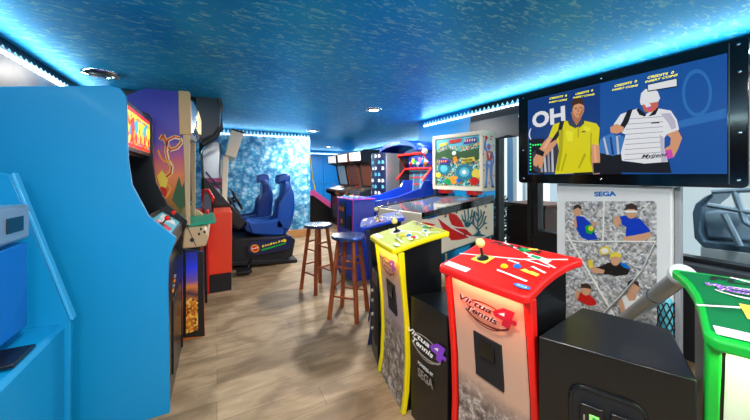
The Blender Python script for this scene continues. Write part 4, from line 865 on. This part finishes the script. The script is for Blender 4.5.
Z([(150,200),(170,196),(166,290),(150,380),(138,380),(150,290)], 's_yellow_d'); Z([(258,182),(290,190),(282,206),(262,200)], 's_yellow_l'); Z([(180,200),(214,206),(210,250),(186,246)], 's_yellow_l'); Z([(248,112),(260,96),(256,122),(246,138),(236,145),(242,128)], 's_skin_d'); Z([(302,266),(312,266),(318,340),(308,342)], 's_skin_l'); Z([(104,232),(116,238),(90,282),(78,282)], 's_skin_l')
# white player
Y_([(0,268),(28,250),(80,258),(78,310),(44,322),(0,312)], 's_bagblue')
for k in range(3): Y_([(10+k*22,262-k*3),(16+k*22,260-k*3),(30+k*18,318),(22+k*18,318)], 's_baglt' if k != 1 else 's_blue2')
Y_([(0,314),(42,322),(76,314),(66,378),(0,378)], 's_black')
Y_([(74,340),(150,346),(232,338),(240,380),(66,378)], 's_black')
Y_([(212,240),(262,236),(276,262),(262,300),(248,326),(228,322),(214,300),(236,286),(238,262)], 's_skin'); Y_([(205,306),(240,300),(246,328),(216,334)], 's_pink')
Y_([(140,148),(196,140),(192,168),(172,180),(148,172)], 's_skin_d')
Y_([(70,182),(125,163),(150,184),(192,162),(238,170),(258,200),(266,234),(226,248),(216,262),(216,300),(228,342),(150,348),(74,338),(70,312),(86,250),(62,240),(46,216)], 's_white')
for k in range(9):
    z = 198+k*17; Y_([(88-k*.8,z),(212,z-9),(212,z-7),(88-k*.8,z+2.2)], 's_stripe')
Y_([(122,166),(130,162),(156,184),(150,190),(132,184)], 's_black'); Y_([(190,160),(197,163),(186,184),(162,190)], 's_black'); Y_([(172,210),(200,208),(200,212),(172,214)], 's_black')
Y_([(204,180),(236,178),(252,204),(256,228),(240,234),(228,210)], 's_shade'); Y_([(200,250),(214,262),(214,300),(226,340),(206,344),(204,300)], 's_shade')
Y_([(92,170),(110,164),(96,208),(72,246),(56,240),(76,206)], 's_black'); Y_([(34,226),(56,214),(80,226),(78,240),(56,248),(36,244)], 's_skin')
Y_([(142,148),(150,140),(194,134),(196,152),(186,168),(170,176),(150,168)], 's_face'); Y_([(134,140),(138,112),(152,98),(176,96),(194,106),(202,128),(196,140),(160,146),(138,152)], 's_white'); Y_([(150,150),(160,140),(172,152),(160,165)], 's_white'); Y_([(158,158),(172,156),(168,166),(158,166)], 's_pink')
Y_([(158,82),(259,60),(261,90),(160,107)], 's_black'); Y_([(161,84),(257,63),(258,87),(162,103)], 's_white')
for (x0_, y0_, x1_, y1_, s_) in ((107,52,160,47,1),(104,79,188,66,0)): pass
TX = lambda t, a, c, h: ar.text(t, a, c, h, 's_text', .25, .012)
TX('CREDITS  0', (549.5, 99.6), (567, 96.3), .015); TX('INSERT COINS', (549, 103.2), (567, 100.2), .0125)
TX('CREDITS  0', (575.5, 95.2), (593, 91.2), .015); TX('INSERT COINS', (573, 98.6), (594.5, 95), .0125)
TX('CREDITS  0', (614.5, 87.2), (637, 82.2), .015); TX('INSERT COINS', (612, 91), (638, 86.0), .0125)
TX('CREDITS  0', (647.5, 78.8), (674, 73.4), .015); TX('INSERT COINS', (645, 83.0), (678, 75.6), .0125)
ar.text('Myjjent', (641.5, 159.5), (668, 157.5), .032, 's_black', .4, .02)
b.build('screen', e, smooth=0)
b = MB()
for y, z in ((.48, 2.01), (.475, 1.86), (.475, 1.53), (.48, 1.27), (1.13, 2.012), (1.13, 1.27), (1.76, 2.01), (1.755, 1.53), (1.755, 1.27)): b.lathe([(.008, 0), (.008, .003), (.004, .005)], (XS, y, z), 'chrome', 12, (-1,0,0))
b.build('screw', e)
b = MB(); b.box(XS-.0015, XS-.0003, .512, .516, 1.25, 2.03, 'steel_dark'); b.build('panel_seam', e)
# ---------------------------------------------------------------- white stand with the collage
e = empty('display_stand', (2.6, 1.12, 0), 0, 'white panel under the screen printed with a collage of tennis players', 'display stand')
XP = 2.56
b = MB(); b.box(XP, XP+.08, .765, 1.49, 0, 1.224, 'white_panel'); b.build('panel', e, bevel=.008)
b = MB(); b.box(XP+.03, XP+.08, .735, .762, 0, 1.224, 'stand_grey'); b.build('side_column', e, bevel=.004)
b = MB(); ar = Art((XP-.0008, 0, 0), (-1,0,0), b)
out = [(565,203.5),(567,201.5),(654,201),(656.5,204),(657,335),(565.5,330)]
ar.poly(out, 'crowd_grey')
Q = lambda l, m: ar.z(l, 560, 185, 3.36, m)
K = lambda l, m: ar.z(l, 605, 185, 2.9, m)
C = lambda x, y, rx, ry, m, o=(560,185,3.36): ar.ell(o[0]+x/o[2], o[1]+y/o[2], rx/o[2], ry/o[2], m, 12)
# P1
Q([(44,120),(56,104),(78,106),(104,128),(112,150),(126,182),(96,186),(72,176),(54,146)], 'deep_blue'); Q([(104,128),(122,122),(128,132),(110,140)], 'skin'); C(58, 88, 14, 17, 'skin'); Q([(44,84),(46,70),(60,64),(72,72),(73,84),(60,76)], 'hair'); Q([(84,140),(100,132),(120,150),(104,166),(88,160)], 'green'); C(104, 146, 9, 9, 'art_yellow'); Q([(45,116),(54,108),(58,140),(50,150)], 'skin')
# P2
K([(40,92),(60,88),(66,94),(102,98),(132,132),(128,140),(112,150),(84,158),(60,150),(62,120),(50,116)], 'deep_blue'); K([(24,96),(40,88),(48,104),(36,124),(24,112)], 'skin'); K([(84,146),(132,136),(134,152),(96,164),(54,160),(52,150)], 'skin'); C(76, 78, 16, 20, 'skin', (605,185,2.9)); K([(58,74),(62,58),(78,52),(92,60),(94,76),(84,70),(66,70)], 'hair'); K([(58,74),(94,74),(94,80),(58,80)], 'art_white')
# P3
Q([(112,280),(140,272),(160,262),(200,256),(236,282),(228,300),(190,306),(160,300),(128,300)], 'art_black'); Q([(90,262),(104,262),(118,276),(150,286),(146,298),(110,296)], 'skin'); C(186, 252, 17, 19, 'skin'); Q([(166,246),(170,230),(188,224),(206,234),(206,244),(186,240)], 'art_yellow'); Q([(130,220),(144,206),(166,208),(170,226),(152,236),(136,232)], 'art_yellow'); Q([(92,254),(108,250),(112,276),(98,280)], 'art_yellow'); C(150, 221, 13, 9, 'art_white'); Q([(200,262),(222,262),(236,284),(212,276)], 'btn_blue')
# P4
Q([(58,386),(70,360),(96,366),(116,384),(124,402),(96,406)], 'leaf_red'); C(88, 352, 17, 20, 'skin'); Q([(68,346),(72,332),(92,330),(106,342),(104,350),(84,346)], 'hair'); Q([(54,352),(66,360),(60,384),(50,374)], 'skin')
# P5
K([(40,330),(62,318),(98,320),(110,340),(108,372),(60,376),(44,356)], 'art_white'); K([(60,318),(76,308),(92,318),(88,334),(70,336)], 'skin'); C(82, 298, 17, 22, 'skin', (605,185,2.9)); K([(64,296),(66,280),(82,272),(98,282),(99,296),(84,286)], 'hair'); K([(38,334),(48,326),(56,350),(60,374),(46,372)], 'skin')
ar.line([(565,240),(585,242),(604,241.5),(656,241.5)], 1.4, 'art_white'); ar.line([(604,201),(603,241.5)], 1.6, 'art_white'); ar.line([(566,233),(590,274),(612,312),(626,334)], 1.8, 'art_white'); ar.line([(655,244),(640,274),(618,300),(600,318)], 2.2, 'silver'); ar.line([(655,242),(642,270),(620,296),(602,314)], .8, 'art_white')
b.build('collage', e, smooth=0)
b = MB(); ar = Art((XP-.0008, 0, 0), (-1,0,0), b); ar.text('SEGA', (594.5, 196.6), (616.5, 196.2), .037, 'btn_blue', 0, .045); b.build('brand_lettering', e, smooth=0)
# ---------------------------------------------------------------- tube between the stand and the green station
p1 = on_z(683, 274, .86); p2 = Vector((2.36, 1.33, .0))
a_ = on_x(682, 276, 1.95); c_ = on_x(632, 314, 2.36)
e = empty('support_tube', (c_.x, c_.y, 0), 0, 'thick grey tube slanting down from beside the green station to the white panel', 'tube')
b = MB(); d = (a_-c_); b.tube([c_-d*.22, c_, a_], .037, 'silver', 24); b.build('pipe', e)
b = MB(); b.lathe([(.045, -.02), (.052, -.01), (.052, .02), (.04, .03), (.001, .032)], a_, 'white', 28, d); b.build('end_cap', e)
b = MB(); k_ = c_+d*.55; b.lathe([(.038, -.006), (.041, -.004), (.041, .004), (.038, .006)], k_, 'dark_grey', 24, d); b.build('joint_ring', e)
b = MB(); f = c_-d*.22; b.lathe([(.06, -f.z+.001), (.06, -f.z+.02), (.03, -f.z+.03), (.03, 0)], f, 'dark_grey', 20); b.build('foot', e)
# black net tied round a pale core
XN = 2.46; q = [on_x(x, y, 2.46) for x, y in ((660, 296), (672, 296), (671, 326), (657, 326))]
yc = (q[0].y+q[1].y)/2; e = empty('net_roll', (XN, yc, 0), 0, 'pale blue roll wrapped in black netting, just right of the grey tube', 'net'); 
b = MB(); zt2 = q[0].z; b.lathe([(.03, 0), (.036, .2), (.034, zt2-.02), (.02, zt2)], (XN, yc, 0), 'art_cyan', 20); b.build('core', e)
b = MB()
for s in (-1, 1):
    for k in range(8):
        pts = []
        for i in range(13): t = 2*math.pi*(k/8)+s*i*.42; z = .02+(zt2-.04)*i/12; pts.append((XN+.0385*math.cos(t), yc+.0385*math.sin(t), z))
        b.tube(pts, .0032, 'art_black', 5)
b.build('netting', e)['kind'] = 'stuff'
# ================================================================== OUTSIDE THE GLAZING
b = MB(); b.box(3.05, 9.0, -4, 3.7, -.08, -.01, 'patio'); struct(b.build('floor_outside'))
b = MB(); b.box(6.2, 6.4, -5, 3.75, -.01, 3.2, 'stone_white'); struct(b.build('wall_outside'))
S('brown_metal', '#4e2e20', .45)
e = empty('planter_box', (3.5, 2.35, 0), 0, 'brown box-shaped planter outside the glass, between the pinball and the screen', 'planter')
c1 = on_x(506, 204, 3.4); c2 = on_x(545, 206, 3.4)
b = MB(); b.box(3.4, 3.95, c2.y, c1.y, 0, c1.z, 'brown_metal'); b.build('box', e, bevel=.01)
b = MB(); b.box(3.38, 3.97, c2.y-.02, c1.y+.02, c1.z, c1.z+.03, 'brown_box'); b.build('rim', e, bevel=.005)
def bush(c, r, n, label):
    random.seed(int(c[0]*100)); e = empty('shrub', (c[0], c[1], 0), 0, label, 'plant'); b = MB()
    for i in range(n):
        t = random.uniform(0, 6.28); rr_ = r*random.random()**.5; p = Vector((c[0]+rr_*math.cos(t), c[1]+rr_*math.sin(t), c[2]*random.uniform(.15, 1)))
        d = Vector((random.uniform(-1,1), random.uniform(-1,1), random.uniform(-.3,1))).normalized(); u = d.orthogonal().normalized()
        b.add([p, p+d*.04+u*.018, p+d*.09, p+d*.04-u*.018], [(0,1,2,3)], 'foliage')
    b.build('foliage', e, smooth=0); s = MB()
    for k in range(5): s.tube([(c[0], c[1], 0), (c[0]+r*.6*math.cos(k*1.3), c[1]+r*.6*math.sin(k*1.3), c[2]*.8)], .008, 'tan_base', 6)
    s.build('stem', e)
bush((3.2, 2.62, 1.0), .13, 500, 'dark leafy shrub outside the glass, right of the pinball machine')
e = empty('glass_column', (4.6, 3.0, 0), 0, 'x', 'x'); bpy.data.objects.remove(e)
for i, (px, w_) in enumerate(((499, .08), (510, .12), (524, .06))):
    p = on_x(px, 175, 4.4); b = MB(); b.box(4.4, 4.5, p.y-w_/2, p.y+w_/2, 0, 2.6, 'stone_white' if i != 1 else 'silver'); b.box(4.38, 4.52, p.y-w_/2-.02, p.y+w_/2+.02, 0, .06, 'grey'); b.box(4.38, 4.52, p.y-w_/2-.02, p.y+w_/2+.02, 2.5, 2.6, 'grey')
    tag(b.build('porch_post', None, bevel=.004), ('slim pale post outside, leftmost of three beyond the glass', 'wider silver post outside, middle of three beyond the glass', 'thin pale post outside, nearest the screen'[:80])[i], 'post', 'posts outside the glass')
# blue-grey framed equipment
e = empty('metal_equipment', (3.9, .5, 0), 0, 'blue-grey metal-framed equipment outside the window under the screen', 'equipment')
XE = 3.7; oq = [(692,213),(695,204),(704,197),(714,192),(712,198),(702,206),(700,232),(704,241),(735,244),(762,247),(762,254),(704,249),(694,238)]
pp = [on_x(a, c, XE) for a, c in oq]
b = MB(); b.prism([(p.y, p.z) for p in pp], 'x', XE, XE+.5, 'blue_grey'); b.build('frame', e, bevel=.012)
b = MB(); 
for l in ([(712,192),(762,189)], [(724,214),(740,246)], [(708,205),(760,214)], [(734,190),(745,222),(762,232)]):
    b.tube([on_x(a, c, XE-.03) for a, c in l], .022, 'blue_grey_light', 8)
b.build('tube_frame', e)
b = MB(); b.prism([(p.y, p.z) for p in [on_x(a, c, XE+.1) for a, c in ((702,212),(730,210),(762,216),(762,242),(706,238))]], 'x', XE+.1, XE+.4, 'blue_grey_light'); b.build('body', e, bevel=.02)
b = MB(); yl = [p.y for p in pp]; b.box(XE, XE+.5, min(yl), max(yl)-.05, 0, min(p.z for p in pp)+.02, 'stone_white'); b.build('base', e, bevel=.01)
# ================================================================== LIGHT
sl = bpy.data.lights.new('sun', 'SUN'); sl.energy = 3.2; sl.angle = .1; so = bpy.data.objects.new('sun', sl); COL.objects.link(so); so.rotation_euler = Vector((.35, .4, -.85)).to_track_quat('-Z', 'Y').to_euler()
w = bpy.data.worlds.new('world'); bpy.context.scene.world = w; w.use_nodes = True
bg = w.node_tree.nodes['Background']; bg.inputs['Color'].default_value = (1, .98, .95, 1); bg.inputs['Strength'].default_value = 1.6
sc = bpy.context.scene
cam = bpy.data.cameras.new('camera'); co = bpy.data.objects.new('camera', cam); COL.objects.link(co); sc.camera = co
cam.sensor_width = 36; cam.lens = 36*F/750; cam.shift_y = -(210-HY)/750*1; cam.clip_start = .02
co.location = ORG; co.rotation_euler = (math.radians(90), 0, -A)
sc.view_settings.view_transform = 'Standard'; sc.view_settings.look = 'None'; sc.view_settings.exposure = -.1; sc.view_settings.gamma = 1
sc.view_settings.use_curve_mapping = False
